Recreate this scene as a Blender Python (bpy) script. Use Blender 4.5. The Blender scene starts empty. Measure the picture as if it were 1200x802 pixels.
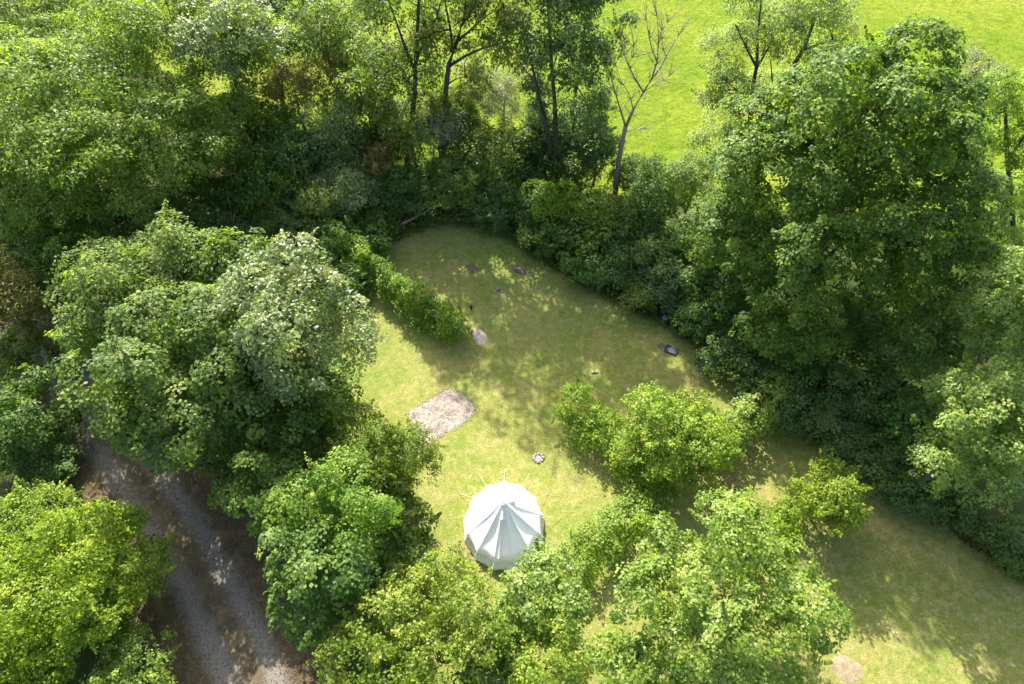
import bpy, math, random
import numpy as np
from mathutils import Vector

R = math.radians
S = bpy.context.scene
COL = S.collection

# ------------------------------------------------------------------ camera, sky, sun, exposure
CAM_H, PITCH, FPX, PW, PH = 40.0, 50.0, 800.0, 1200.0, 802.0
cd = bpy.data.cameras.new("camera")
cam = bpy.data.objects.new("camera", cd)
COL.objects.link(cam)
cam.location = (0, 0, CAM_H)
cam.rotation_euler = (R(90 - PITCH), 0, 0)
cd.sensor_width = 36.0
cd.lens = 36.0 * FPX / PW
cd.clip_start, cd.clip_end = 0.5, 6000
S.camera = cam

SUN_EL, SUN_AZ = 41.5, -16.0            # azimuth measured from +Y (away from the camera) towards +X
w = bpy.data.worlds.new("World"); S.world = w; w.use_nodes = True
nt = w.node_tree
bg = nt.nodes["Background"]
sky = nt.nodes.new("ShaderNodeTexSky")
sky.sky_type = 'NISHITA'; sky.sun_disc = False
sky.sun_elevation = R(SUN_EL); sky.sun_rotation = R(SUN_AZ)
sky.air_density = 1.0; sky.dust_density = 3.5; sky.ozone_density = 0.6
nt.links.new(sky.outputs[0], bg.inputs[0]); bg.inputs[1].default_value = 0.15
sl = bpy.data.lights.new("sun", 'SUN'); so = bpy.data.objects.new("sun", sl); COL.objects.link(so)
sl.energy = 4.7; sl.angle = R(0.53); sl.color = (1.0, 0.955, 0.87)
sv = Vector((math.sin(R(SUN_AZ)) * math.cos(R(SUN_EL)), math.cos(R(SUN_AZ)) * math.cos(R(SUN_EL)), math.sin(R(SUN_EL))))
so.rotation_euler = sv.to_track_quat('Z', 'Y').to_euler()
so.location = sv * 120
vs = S.view_settings
vs.view_transform = 'Standard'; vs.look = 'None'; vs.exposure = 1.87; vs.gamma = 1.0
S.display_settings.display_device = 'sRGB'
S.render.engine = 'CYCLES'
S.cycles.max_bounces = 8; S.cycles.diffuse_bounces = 5; S.cycles.transmission_bounces = 4; S.cycles.glossy_bounces = 2

# ------------------------------------------------------------------ survey helpers
cp, sp_ = math.cos(R(PITCH)), math.sin(R(PITCH))
def ray(px, py):
    a, b = (px - PW / 2) / FPX, (PH / 2 - py) / FPX
    return np.array([a, cp + b * sp_, -sp_ + b * cp])
def at(px, py, z=0.0):
    d = ray(px, py); t = (z - CAM_H) / d[2]
    return np.array([0, 0, CAM_H]) + d * t
def on_y(px, py, Y):
    d = ray(px, py); t = Y / d[1]
    return np.array([0, 0, CAM_H]) + d * t
def depth(p):
    return p[1] * cp + (CAM_H - p[2]) * sp_

# ------------------------------------------------------------------ materials
MATS = {}
def new_mat(name):
    m = bpy.data.materials.new(name); m.use_nodes = True
    n = m.node_tree.nodes; l = m.node_tree.links
    return m, n, l, n["Principled BSDF"]
def ramp(n, stops):
    r = n.new("ShaderNodeValToRGB")
    e = r.color_ramp.elements
    while len(e) < len(stops): e.new(0.5)
    for k, (p, c) in enumerate(stops):
        e[k].position = p; e[k].color = (*c, 1)
    return r
def noise(n, l, scale, detail=4, rough=0.6, vec=None, dist=0.0):
    t = n.new("ShaderNodeTexNoise"); t.inputs["Scale"].default_value = scale
    t.inputs["Detail"].default_value = detail; t.inputs["Roughness"].default_value = rough
    t.inputs["Distortion"].default_value = dist
    if vec is not None: l.new(vec, t.inputs["Vector"])
    return t
def mixc(n, l, fac, a, b, mode='MIX'):
    m = n.new("ShaderNodeMix"); m.data_type = 'RGBA'; m.blend_type = mode
    for sock, v in ((m.inputs[0], fac), (m.inputs[6], a), (m.inputs[7], b)):
        if isinstance(v, (int, float)): sock.default_value = v
        elif isinstance(v, tuple): sock.default_value = (*v, 1)
        else: l.new(v, sock)
    return m.outputs[2]
def bump(n, l, h, strength, dist, bs):
    b = n.new("ShaderNodeBump"); b.inputs["Strength"].default_value = strength; b.inputs["Distance"].default_value = dist
    l.new(h, b.inputs["Height"]); l.new(b.outputs[0], bs.inputs["Normal"])

def leaf_mat(name, dark, mid, light, transl=0.5, rough=0.52, spec=0.24, tcol=None):
    m, n, l, bs = new_mat(name)
    a = n.new("ShaderNodeAttribute"); a.attribute_name = "tint"
    r = ramp(n, [(0.0, dark), (0.5, mid), (1.0, light)])
    l.new(a.outputs["Fac"], r.inputs[0])
    oi = n.new("ShaderNodeObjectInfo")
    hs = n.new("ShaderNodeHueSaturation")
    mr = n.new("ShaderNodeMapRange"); mr.inputs[3].default_value = 0.489; mr.inputs[4].default_value = 0.504
    l.new(oi.outputs["Random"], mr.inputs[0]); l.new(mr.outputs[0], hs.inputs["Hue"])
    for key, mul, lo, hi in (("Saturation", 7.31, .92, 1.05), ("Value", 13.7, .92, 1.12)):     # every plant its own shade of green
        f1 = n.new("ShaderNodeMath"); f1.operation = 'MULTIPLY'; f1.inputs[1].default_value = mul; l.new(oi.outputs["Random"], f1.inputs[0])
        f2 = n.new("ShaderNodeMath"); f2.operation = 'FRACT'; l.new(f1.outputs[0], f2.inputs[0])
        m2 = n.new("ShaderNodeMapRange"); m2.inputs[3].default_value = lo; m2.inputs[4].default_value = hi; l.new(f2.outputs[0], m2.inputs[0]); l.new(m2.outputs[0], hs.inputs[key])
    l.new(r.outputs[0], hs.inputs["Color"])
    l.new(hs.outputs[0], bs.inputs["Base Color"])
    bs.inputs["Roughness"].default_value = rough
    bs.inputs["Specular IOR Level"].default_value = spec
    tr = n.new("ShaderNodeBsdfTranslucent")
    tc = mixc(n, l, 1.0, hs.outputs[0], tcol or (1.6, 1.75, 0.5), 'MULTIPLY')
    l.new(tc, tr.inputs[0])
    mx = n.new("ShaderNodeMixShader"); mx.inputs[0].default_value = transl
    l.new(bs.outputs[0], mx.inputs[1]); l.new(tr.outputs[0], mx.inputs[2])
    l.new(mx.outputs[0], n["Material Output"].inputs[0])
    MATS[name] = m
    return m

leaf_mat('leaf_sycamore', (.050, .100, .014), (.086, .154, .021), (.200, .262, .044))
leaf_mat('leaf_sheen',   (.084, .126, .034), (.145, .192, .066), (.290, .320, .150), rough=.45, spec=.42)  # whitish sun and sky sheen on leaves put into the colours, besides the gloss
leaf_mat('leaf_lime',     (.078, .145, .014), (.125, .208, .022), (.235, .295, .042))
leaf_mat('leaf_hawthorn', (.095, .156, .014), (.162, .238, .024), (.260, .315, .050))
leaf_mat('leaf_ash',      (.074, .118, .018), (.118, .172, .026), (.205, .245, .048))
leaf_mat('leaf_pale_ash', (.115, .168, .054), (.170, .225, .082), (.255, .300, .130))
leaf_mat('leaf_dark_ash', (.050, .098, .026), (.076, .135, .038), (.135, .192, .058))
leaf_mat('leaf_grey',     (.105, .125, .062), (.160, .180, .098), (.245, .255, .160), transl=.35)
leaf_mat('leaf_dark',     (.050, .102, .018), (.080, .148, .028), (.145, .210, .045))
leaf_mat('leaf_yew',      (.066, .110, .014), (.112, .165, .020), (.195, .245, .036), transl=.4)
leaf_mat('leaf_brown',    (.085, .088, .022), (.140, .132, .035), (.215, .192, .054), transl=.38)
leaf_mat('leaf_pale',     (.092, .160, .021), (.152, .228, .036), (.265, .320, .068), rough=.48, spec=.36)
leaf_mat('leaf_beech',    (.095, .165, .010), (.155, .238, .014), (.285, .325, .030))
leaf_mat('leaf_gold',     (.095, .158, .016), (.160, .230, .022), (.265, .315, .050))
leaf_mat('leaf_litter',   (.050, .034, .018), (.100, .068, .038), (.180, .135, .075), transl=.1, spec=.2, rough=.7, tcol=(1, .8, .5))
leaf_mat('grass_blade',   (.095, .120, .024), (.135, .142, .038), (.200, .180, .07), transl=.4, spec=.2, rough=.6)
leaf_mat('meadow_blade',  (.080, .120, .010), (.100, .138, .012), (.140, .160, .022), transl=.45, spec=.2, rough=.6)

leaf_mat('chip', (.10, .085, .07), (.24, .19, .15), (.42, .34, .27), transl=.05, spec=.2, rough=.8, tcol=(1, .8, .5))
def bark(name, a, b, scale=6):
    m, n, l, bs = new_mat(name)
    tc = n.new("ShaderNodeTexCoord")
    mp = n.new("ShaderNodeMapping"); mp.inputs["Scale"].default_value = (3, 3, .6)
    l.new(tc.outputs["Object"], mp.inputs[0])
    t = noise(n, l, scale, 6, .7, mp.outputs[0])
    r = ramp(n, [(.3, a), (.7, b)]); l.new(t.outputs[0], r.inputs[0])
    l.new(r.outputs[0], bs.inputs["Base Color"]); bs.inputs["Roughness"].default_value = .9
    bs.inputs["Specular IOR Level"].default_value = .2
    bump(n, l, t.outputs[0], .7, .05, bs)
    MATS[name] = m
bark('bark', (.045, .036, .026), (.15, .125, .095))
bark('bark_dark', (.028, .023, .018), (.085, .07, .055))
bark('dead_wood', (.12, .092, .07), (.34, .27, .21))

def flat(name, c, rough=.8, nscale=12, var=.25, bstr=.2):
    m, n, l, bs = new_mat(name)
    tc = n.new("ShaderNodeTexCoord")
    t = noise(n, l, nscale, 5, .65, tc.outputs["Object"])
    lo = tuple(x * (1 - var) for x in c); hi = tuple(min(.9, x * (1 + var)) for x in c)
    r = ramp(n, [(.3, lo), (.7, hi)]); l.new(t.outputs[0], r.inputs[0])
    l.new(r.outputs[0], bs.inputs["Base Color"]); bs.inputs["Roughness"].default_value = rough
    bump(n, l, t.outputs[0], bstr, .01, bs)
    MATS[name] = m
flat('ash_pale', (.25, .225, .255), .95, 16, .4)
flat('stone', (.26, .215, .165), .85, 9, .35)
flat('ash_grey', (.15, .13, .13), .95, 14, .45)
flat('char', (.06, .052, .055), .9, 14, .5)
flat('grey_plastic', (.11, .12, .15), .5, 5, .1, .05)
flat('steel', (.42, .42, .46), .4, 20, .15, .05)
flat('rope', (.42, .39, .32), .9, 60, .1)
flat('peg_metal', (.35, .35, .36), .4, 20, .1)

# canvas
m, n, l, bs = new_mat('canvas'); MATS['canvas'] = m
tc = n.new("ShaderNodeTexCoord")
t1 = noise(n, l, 1.6, 4, .6, tc.outputs["Object"])
r1 = ramp(n, [(.3, (.73, .695, .635)), (.7, (.80, .765, .705))]); l.new(t1.outputs[0], r1.inputs[0])
l.new(r1.outputs[0], bs.inputs["Base Color"]); bs.inputs["Roughness"].default_value = .85
bs.inputs["Specular IOR Level"].default_value = .2
t2 = noise(n, l, 5, 3, .5, tc.outputs["Object"]); bump(n, l, t2.outputs[0], .25, .03, bs)
m, n, l, bs = new_mat('canvas_wall'); MATS['canvas_wall'] = m
tc = n.new("ShaderNodeTexCoord")
t1 = noise(n, l, 2.5, 4, .6, tc.outputs["Object"])
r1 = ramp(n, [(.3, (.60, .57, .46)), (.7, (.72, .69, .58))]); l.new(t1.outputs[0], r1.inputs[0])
l.new(r1.outputs[0], bs.inputs["Base Color"]); bs.inputs["Roughness"].default_value = .9

def ground_mat(name, build):
    m, n, l, bs = new_mat(name); MATS[name] = m
    tc = n.new("ShaderNodeTexCoord")
    col, h, st, di = build(n, l, tc)
    l.new(col, bs.inputs["Base Color"]); bs.inputs["Roughness"].default_value = .9
    bs.inputs["Specular IOR Level"].default_value = .03
    bump(n, l, h, st, di, bs)
def b_lawn(n, l, tc):
    v = tc.outputs["Object"]
    big = noise(n, l, .13, 5, .62, v, .6); mid = noise(n, l, .55, 6, .68, v, .5); sm = noise(n, l, 2.2, 5, .7, v, .3); fine = noise(n, l, 8, 6, .8, v)
    vf = noise(n, l, 24, 4, .8, v)
    r1 = ramp(n, [(.36, (0.0817, 0.1495, 0.0173)), (.5, (0.1587, 0.1694, 0.0402)), (.63, (0.2525, 0.2154, 0.0860))]); l.new(big.outputs[0], r1.inputs[0])
    r2 = ramp(n, [(.34, (0.0649, 0.1395, 0.0130)), (.5, (0.1622, 0.1718, 0.0430)), (.68, (0.2878, 0.2298, 0.1147))]); l.new(mid.outputs[0], r2.inputs[0])
    r5 = ramp(n, [(.32, (0.0629, 0.1346, 0.0130)), (.5, (0.1644, 0.1754, 0.0459)), (.70, (0.3172, 0.2602, 0.1434))]); l.new(sm.outputs[0], r5.inputs[0])
    c = mixc(n, l, .5, r1.outputs[0], r2.outputs[0])
    c = mixc(n, l, .42, c, r5.outputs[0])
    r3 = ramp(n, [(.25, (.42, .50, .4)), (.5, (1, 1, 1)), (.78, (1.6, 1.5, 1.45))]); l.new(fine.outputs[0], r3.inputs[0])
    c = mixc(n, l, 1.0, c, r3.outputs[0], 'MULTIPLY')
    r4 = ramp(n, [(.3, (.62, .7, .6)), (.7, (1.38, 1.3, 1.3))]); l.new(vf.outputs[0], r4.inputs[0])
    c = mixc(n, l, .8, c, r4.outputs[0], 'MULTIPLY')
    ps = n.new("ShaderNodeSeparateXYZ"); l.new(v, ps.inputs[0])        # the right-hand pitch is drier
    wx = n.new("ShaderNodeMath"); wx.operation = 'MULTIPLY_ADD'; wx.inputs[1].default_value = 9.0; l.new(big.outputs[0], wx.inputs[0]); l.new(ps.outputs[0], wx.inputs[2])
    mr = n.new("ShaderNodeMapRange"); mr.inputs[1].default_value = 9.0; mr.inputs[2].default_value = 22.0; mr.inputs[4].default_value = .22; l.new(wx.outputs[0], mr.inputs[0])
    r6 = ramp(n, [(.32, (.105, .112, .024)), (.5, (.180, .155, .044)), (.68, (.29, .225, .09))]); l.new(sm.outputs[0], r6.inputs[0])
    dc = mixc(n, l, 1.0, r6.outputs[0], r3.outputs[0], 'MULTIPLY')
    c = mixc(n, l, mr.outputs[0], c, dc)
    return c, fine.outputs[0], .9, .09
ground_mat('lawn_grass', b_lawn)
def b_field(n, l, tc):
    v = tc.outputs["Object"]
    big = noise(n, l, .05, 5, .6, v, .5); mid = noise(n, l, .35, 6, .7, v, .8); sm = noise(n, l, 1.3, 5, .7, v, .6); fine = noise(n, l, 5.0, 6, .78, v)
    r1 = ramp(n, [(.35, (.074, .118, .009)), (.55, (.105, .138, .012)), (.72, (.142, .150, .026))]); l.new(big.outputs[0], r1.inputs[0])
    r2 = ramp(n, [(.3, (.62, .76, .5)), (.5, (1, 1, 1)), (.72, (1.3, 1.15, 1.25))]); l.new(mid.outputs[0], r2.inputs[0])
    c = mixc(n, l, 1.0, r1.outputs[0], r2.outputs[0], 'MULTIPLY')
    r4 = ramp(n, [(.28, (.55, .68, .45)), (.46, (1, 1, 1)), (.72, (1.25, 1.18, 1.3))]); l.new(sm.outputs[0], r4.inputs[0])
    c = mixc(n, l, .9, c, r4.outputs[0], 'MULTIPLY')
    r3 = ramp(n, [(.25, (.5, .6, .4)), (.5, (1, 1, 1)), (.8, (1.35, 1.3, 1.2))]); l.new(fine.outputs[0], r3.inputs[0])
    c = mixc(n, l, .9, c, r3.outputs[0], 'MULTIPLY')
    return c, sm.outputs[0], .9, .30
ground_mat('field_grass', b_field)
def b_floor(n, l, tc):
    v = tc.outputs["Object"]
    mid = noise(n, l, .5, 6, .7, v, .6); fine = noise(n, l, 6, 6, .8, v)
    r1 = ramp(n, [(.35, (.024, .042, .010)), (.5, (.034, .048, .013)), (.7, (.060, .052, .026))]); l.new(mid.outputs[0], r1.inputs[0])
    r3 = ramp(n, [(.25, (.5, .5, .5)), (.5, (1, 1, 1)), (.8, (1.5, 1.4, 1.3))]); l.new(fine.outputs[0], r3.inputs[0])
    return mixc(n, l, 1.0, r1.outputs[0], r3.outputs[0], 'MULTIPLY'), fine.outputs[0], .8, .08
ground_mat('woodland_soil', b_floor)
def b_track(n, l, tc):
    v = tc.outputs["Object"]
    uv = n.new("ShaderNodeUVMap"); sx = n.new("ShaderNodeSeparateXYZ"); l.new(uv.outputs[0], sx.inputs[0])
    wob = noise(n, l, .6, 5, .7, v)
    ad = n.new("ShaderNodeMath"); ad.operation = 'MULTIPLY_ADD'; ad.inputs[1].default_value = .16; l.new(wob.outputs[0], ad.inputs[0]); l.new(sx.outputs[0], ad.inputs[2])
    sb = n.new("ShaderNodeMath"); sb.operation = 'SUBTRACT'; sb.inputs[1].default_value = .08; l.new(ad.outputs[0], sb.inputs[0])
    rr = ramp(n, [(.26, (0, 0, 0)), (.34, (1, 1, 1)), (.385, (1, 1, 1)), (.46, (.12, .12, .12)), (.53, (.12, .12, .12)), (.61, (1, 1, 1)), (.66, (1, 1, 1)), (.74, (0, 0, 0))])
    l.new(sb.outputs[0], rr.inputs[0])
    fine = noise(n, l, 9, 6, .85, v); mid = noise(n, l, 1.3, 6, .75, v, .5)
    grv = ramp(n, [(.3, (.085, .078, .064)), (.55, (.155, .142, .118)), (.8, (.29, .265, .215))]); l.new(fine.outputs[0], grv.inputs[0])
    lit = ramp(n, [(.3, (.038, .036, .016)), (.5, (.078, .060, .032)), (.7, (.150, .112, .060))]); l.new(mid.outputs[0], lit.inputs[0])
    f3 = ramp(n, [(.3, (.5, .5, .5)), (.5, (1, 1, 1)), (.75, (1.6, 1.5, 1.4))]); l.new(fine.outputs[0], f3.inputs[0])
    lc = mixc(n, l, 1.0, lit.outputs[0], f3.outputs[0], 'MULTIPLY')
    mf = n.new("ShaderNodeMath"); mf.operation = 'MULTIPLY'; l.new(rr.outputs[0], mf.inputs[0])
    mp = n.new("ShaderNodeMapRange"); mp.inputs[1].default_value = .18; mp.inputs[2].default_value = .38; l.new(mid.outputs[0], mp.inputs[0]); l.new(mp.outputs[0], mf.inputs[1])
    return mixc(n, l, mf.outputs[0], lc, grv.outputs[0]), fine.outputs[0], .8, .05
ground_mat('track_gravel', b_track)
def b_patch(n, l, tc):
    v = tc.outputs["Object"]
    mid = noise(n, l, 1.1, 6, .7, v, .4); fine = noise(n, l, 12, 6, .85, v)
    r1 = ramp(n, [(.36, (.13, .112, .095)), (.5, (.27, .225, .185)), (.64, (.36, .30, .24))]); l.new(mid.outputs[0], r1.inputs[0])
    f3 = ramp(n, [(.3, (.6, .6, .6)), (.5, (1, 1, 1)), (.75, (1.4, 1.4, 1.4))]); l.new(fine.outputs[0], f3.inputs[0])
    return mixc(n, l, 1.0, r1.outputs[0], f3.outputs[0], 'MULTIPLY'), fine.outputs[0], .8, .05
ground_mat('bare_earth', b_patch)
def b_patch2(n, l, tc):
    v = tc.outputs["Object"]
    mid = noise(n, l, 2.2, 6, .7, v, .4); fine = noise(n, l, 14, 6, .85, v)
    r1 = ramp(n, [(.33, (.07, .062, .040)), (.5, (.115, .092, .060)), (.66, (.18, .145, .10))]); l.new(mid.outputs[0], r1.inputs[0])
    f3 = ramp(n, [(.3, (.6, .6, .6)), (.5, (1, 1, 1)), (.75, (1.4, 1.4, 1.4))]); l.new(fine.outputs[0], f3.inputs[0])
    return mixc(n, l, 1.0, r1.outputs[0], f3.outputs[0], 'MULTIPLY'), fine.outputs[0], .8, .05
ground_mat('brown_earth', b_patch2)

# ------------------------------------------------------------------ object helpers
def link(o, parent=None):
    COL.objects.link(o)
    if parent is not None: o.parent = parent
    return o
def tag(o, label=None, cat=None, group=None, kind=None):
    for k, v in (('label', label), ('category', cat), ('group', group), ('kind', kind)):
        if v: o[k] = v
    return o
def thing(name, loc, label, cat, group=None, rz=0):
    o = bpy.data.objects.new(name, None); link(o)
    o.location = loc; o.rotation_euler = (0, 0, rz); o.empty_display_size = .3
    return tag(o, label, cat, group)
def mesh_obj(name, verts, faces, mat, parent=None, smooth=False):
    me = bpy.data.meshes.new(name); me.from_pydata([tuple(map(float, v)) for v in verts], [], faces)
    me.materials.append(MATS[mat])
    if smooth: me.polygons.foreach_set('use_smooth', [True] * len(me.polygons))
    me.update()
    return link(bpy.data.objects.new(name, me), parent)
N_LEAF = 0
def quads_obj(name, V, tint, mat, parent=None):
    """V: (n,4,3) array of quads, one float of tint per quad."""
    global N_LEAF
    n = len(V); N_LEAF += n
    me = bpy.data.meshes.new(name)
    me.vertices.add(4 * n); me.loops.add(4 * n); me.polygons.add(n)
    me.vertices.foreach_set('co', V.astype(np.float32).ravel())
    me.loops.foreach_set('vertex_index', np.arange(4 * n, dtype=np.int32))
    me.polygons.foreach_set('loop_start', np.arange(0, 4 * n, 4, dtype=np.int32))
    me.update(calc_edges=True)
    a = me.attributes.new('tint', 'FLOAT', 'FACE'); a.data.foreach_set('value', np.clip(tint, 0, 1).astype(np.float32))
    me.materials.append(MATS[mat])
    return link(bpy.data.objects.new(name, me), parent)
def tube(path, radii, n=7, cap=True):
    path = [np.asarray(p, float) for p in path]; vs, fs = [], []
    for i, p in enumerate(path):
        d = path[min(i + 1, len(path) - 1)] - path[max(i - 1, 0)]; d = d / (np.linalg.norm(d) + 1e-9)
        a = np.cross(d, [0, 0, 1.0]) if abs(d[2]) < .95 else np.cross(d, [1.0, 0, 0]); a /= np.linalg.norm(a); b = np.cross(d, a)
        for k in range(n):
            t = 2 * math.pi * k / n
            vs.append(p + radii[i] * (a * math.cos(t) + b * math.sin(t)))
    for i in range(len(path) - 1):
        for k in range(n):
            fs.append((i * n + k, i * n + (k + 1) % n, (i + 1) * n + (k + 1) % n, (i + 1) * n + k))
    if cap:
        fs.append(tuple(range(n - 1, -1, -1))); fs.append(tuple(range((len(path) - 1) * n, len(path) * n)))
    return vs, fs
def tube_obj(name, path, radii, mat, parent=None, n=7):
    v, f = tube(path, radii, n); return mesh_obj(name, v, f, mat, parent, True)
def join(parts):
    V, F = [], []
    for v, f in parts:
        o = len(V); V += list(v); F += [tuple(i + o for i in q) for q in f]
    return V, F
def norm(a):
    return a / (np.linalg.norm(a, axis=-1, keepdims=True) + 1e-9)

# ------------------------------------------------------------------ foliage
SPEC = {  # pr puff radius, fl flatness, n leaves per puff, L/W leaf, up/out weights, jit, droop, cov puffs per m2, inn inner share, sh shoots
 'sycamore': dict(mat='leaf_sycamore', pr=.64, fl=.18, n=58, L=.21, W=.175, up=.72, out=.55, jit=0.29, droop=.34, cov=1.08, inn=.08, sh=.06, gap=-.42),
 'sheen':   dict(mat='leaf_sheen',   pr=.58, fl=.24, n=44, L=.195, W=.15, up=.75, out=.5, jit=0.32, droop=.22, cov=1.35, inn=.10, sh=.08, gap=-.44),
 'lime':     dict(mat='leaf_lime',     pr=.48, fl=.38, n=40, L=.16, W=.13, up=.6, out=.6, jit=0.36, droop=.25, cov=2.4, inn=.10, sh=.10, gap=-.66),
 'hawthorn': dict(mat='leaf_hawthorn', pr=.40, fl=.60, n=34, L=.16, W=.105, up=.5, out=.6, jit=0.47, droop=.0, cov=4.2, inn=.10, sh=.22, gap=-.8),
 'ash':      dict(mat='leaf_ash',      pr=.84, fl=.30, n=44, L=.27, W=.13, up=.6, out=.4, jit=0.40, droop=.55, cov=1.12, inn=.12, sh=.06, gap=-.43),
 'pale_ash': dict(mat='leaf_pale_ash', pr=.62, fl=.50, n=36, L=.24, W=.09, up=.6, out=.4, jit=0.40, droop=.5, cov=1.3, inn=.2, sh=.08, gap=-.6),
 'dark_ash': dict(mat='leaf_dark_ash', pr=.60, fl=.60, n=44, L=.26, W=.12, up=.5, out=.4, jit=0.40, droop=.6, cov=1.6, inn=.2, sh=.05, gap=-.6),
 'grey':     dict(mat='leaf_grey',     pr=.50, fl=.80, n=40, L=.23, W=.06, up=.4, out=.5, jit=0.43, droop=.8, cov=2.6, inn=.15, sh=.08, gap=-.7),
 'dark':     dict(mat='leaf_dark',     pr=.50, fl=.42, n=38, L=.21, W=.135, up=.6, out=.6, jit=0.36, droop=.25, cov=2.2, inn=.1, sh=.07, gap=-.66),
 'yew':      dict(mat='leaf_yew',      pr=.46, fl=.55, n=44, L=.24, W=.075, up=.5, out=.7, jit=0.43, droop=.1, cov=2.9, inn=.1, sh=.18, gap=-.75),
 'brown':    dict(mat='leaf_brown',    pr=.50, fl=.55, n=36, L=.23, W=.09, up=.5, out=.5, jit=0.43, droop=.4, cov=2.3, inn=.1, sh=.1, gap=-.7),
 'pale':     dict(mat='leaf_pale',     pr=.52, fl=.22, n=54, L=.17, W=.14, up=.70, out=.55, jit=.30, droop=.28, cov=1.6, inn=.10, sh=.07, gap=-.52),
 'beech':    dict(mat='leaf_beech',    pr=.46, fl=.45, n=40, L=.17, W=.115, up=.55, out=.6, jit=.4, droop=.3, cov=2.4, inn=.10, sh=.14, gap=-.62),
 'gold':     dict(mat='leaf_gold',     pr=.48, fl=.45, n=36, L=.18, W=.13, up=.6, out=.5, jit=0.36, droop=.2, cov=2.2, inn=.12, sh=.14, gap=-.66),
}
def kites(P, N, T, L, W, fold=.18):
    Sd = np.cross(N, T); L = L[:, None]; W = W[:, None]
    v0 = P - T * L * .5; v2 = P + T * L * .5
    v1 = P + Sd * W * .5 + T * L * .04 + N * W * fold; v3 = P - Sd * W * .5 + T * L * .04 + N * W * fold
    return np.stack([v0, v1, v2, v3], 1)
def foliage(lobes, sp, rng, dens=1.0, lscale=1.0, zmin=.05):
    """lobes: list of (centre, radii). Returns leaf quads and tints in the lobes' frame."""
    q = SPEC[sp]; Vs, Ts = [], []
    C = np.array([c for c, r in lobes], float); Rr = np.array([r for c, r in lobes], float)
    gv = norm(rng.normal(size=(3, 3))) * (2.6 / max(.8, Rr.mean() ** .5)); gp = rng.random(3) * 6.28
    for i in range(len(C)):
        r = Rr[i]; area = 4 * math.pi * ((r[0] * r[1]) ** 1.6 + (r[0] * r[2]) ** 1.6 + (r[1] * r[2]) ** 1.6) ** (1 / 1.6) / 3 ** (1 / 1.6)
        m = max(6, int(area * q['cov'] * dens))
        d = norm(rng.normal(size=(m, 3)))
        d = d[(d[:, 2] > -.25) | (rng.random(m) < .45)]
        k = len(d); rad = .80 + .26 * rng.random(k) ** 1.3
        lump = np.sin(d @ (rng.normal(size=3) * 4.5) + rng.random() * 6) * .5 + np.sin(d @ (rng.normal(size=3) * 8) + 1) * .5
        rad *= 1 + .15 * lump
        long = rng.random(k) < .05; rad[long] *= 1.12
        inn = rng.random(k) < q['inn']; rad[inn] = .25 + .5 * rng.random(inn.sum())
        P = C[i] + d * r * rad[:, None]
        keep = np.ones(k, bool)
        for j in range(len(C)):
            if j != i:
                e = np.linalg.norm((P - C[j]) / Rr[j], axis=1); keep &= (e > .72) | (rng.random(k) < .10)
        keep &= P[:, 2] > zmin
        gf = (np.sin(P @ gv[0] + gp[0]) + np.sin(P @ gv[1] + gp[1]) + np.sin(P @ gv[2] + gp[2])) / 3   # gaps between the boughs
        keep &= gf > q['gap']
        P, d = P[keep], d[keep]
        if not len(P): continue
        k = len(P); nl = q['n']
        up = np.array([0, 0, 1.0])
        Np = norm(d * q['out'] + up * q['up'] + rng.normal(size=(k, 3)) * .15)
        sc = q['pr'] * lscale * (.65 + .7 * rng.random(k))
        A = norm(np.cross(Np, rng.normal(size=(k, 3)))); B = np.cross(Np, A)
        rr = np.sqrt(rng.random((k, nl))) ; th = rng.random((k, nl)) * 2 * math.pi
        hz = rng.normal(size=(k, nl)) * q['fl'] * .55 - rr ** 2 * q['droop'] * .8 + .15
        cx = rr * np.cos(th); cy = rr * np.sin(th)
        off = A[:, None] * cx[..., None] + B[:, None] * cy[..., None]
        Pl = P[:, None] + (off + Np[:, None] * hz[..., None]) * sc[:, None, None]
        sh = rng.random(k) < q['sh']                                    # upright or outward leafy shoots
        if sh.any():
            ks = sh.sum(); ax = norm(d[sh] * .8 + up * .6 + rng.normal(size=(ks, 3)) * .35); tl = rng.random((ks, nl)) * 1.1 * (.6 + .6 * rng.random((ks, 1)))
            Pl[sh] = P[sh][:, None] + ax[:, None] * tl[..., None] + rng.normal(size=(ks, nl, 3)) * .10 * (1.3 - tl)[..., None]
        Nl = norm(Np[:, None] + off * .35 + rng.normal(size=(k, nl, 3)) * q['jit'])
        Tl = norm(off + d[:, None] * .4 + rng.normal(size=(k, nl, 3)) * .5 - up * q['droop'] * .6)
        Pl, Nl, Tl = Pl.reshape(-1, 3), Nl.reshape(-1, 3), Tl.reshape(-1, 3)
        Tl = norm(Tl - Nl * np.sum(Tl * Nl, 1, keepdims=True))
        nn = len(Pl); s = (.7 + .6 * rng.random(nn)) * lscale
        V = kites(Pl, Nl, Tl, q['L'] * s, q['W'] * s)
        tp = .45 + rng.normal(size=k) * .22 + (rng.random(k) < .10) * .35
        t = np.repeat(tp, nl) + rng.normal(size=nn) * .16
        ok = V[:, :, 2].min(1) > .01
        Vs.append(V[ok]); Ts.append(t[ok])
    return np.concatenate(Vs), np.concatenate(Ts)

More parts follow.
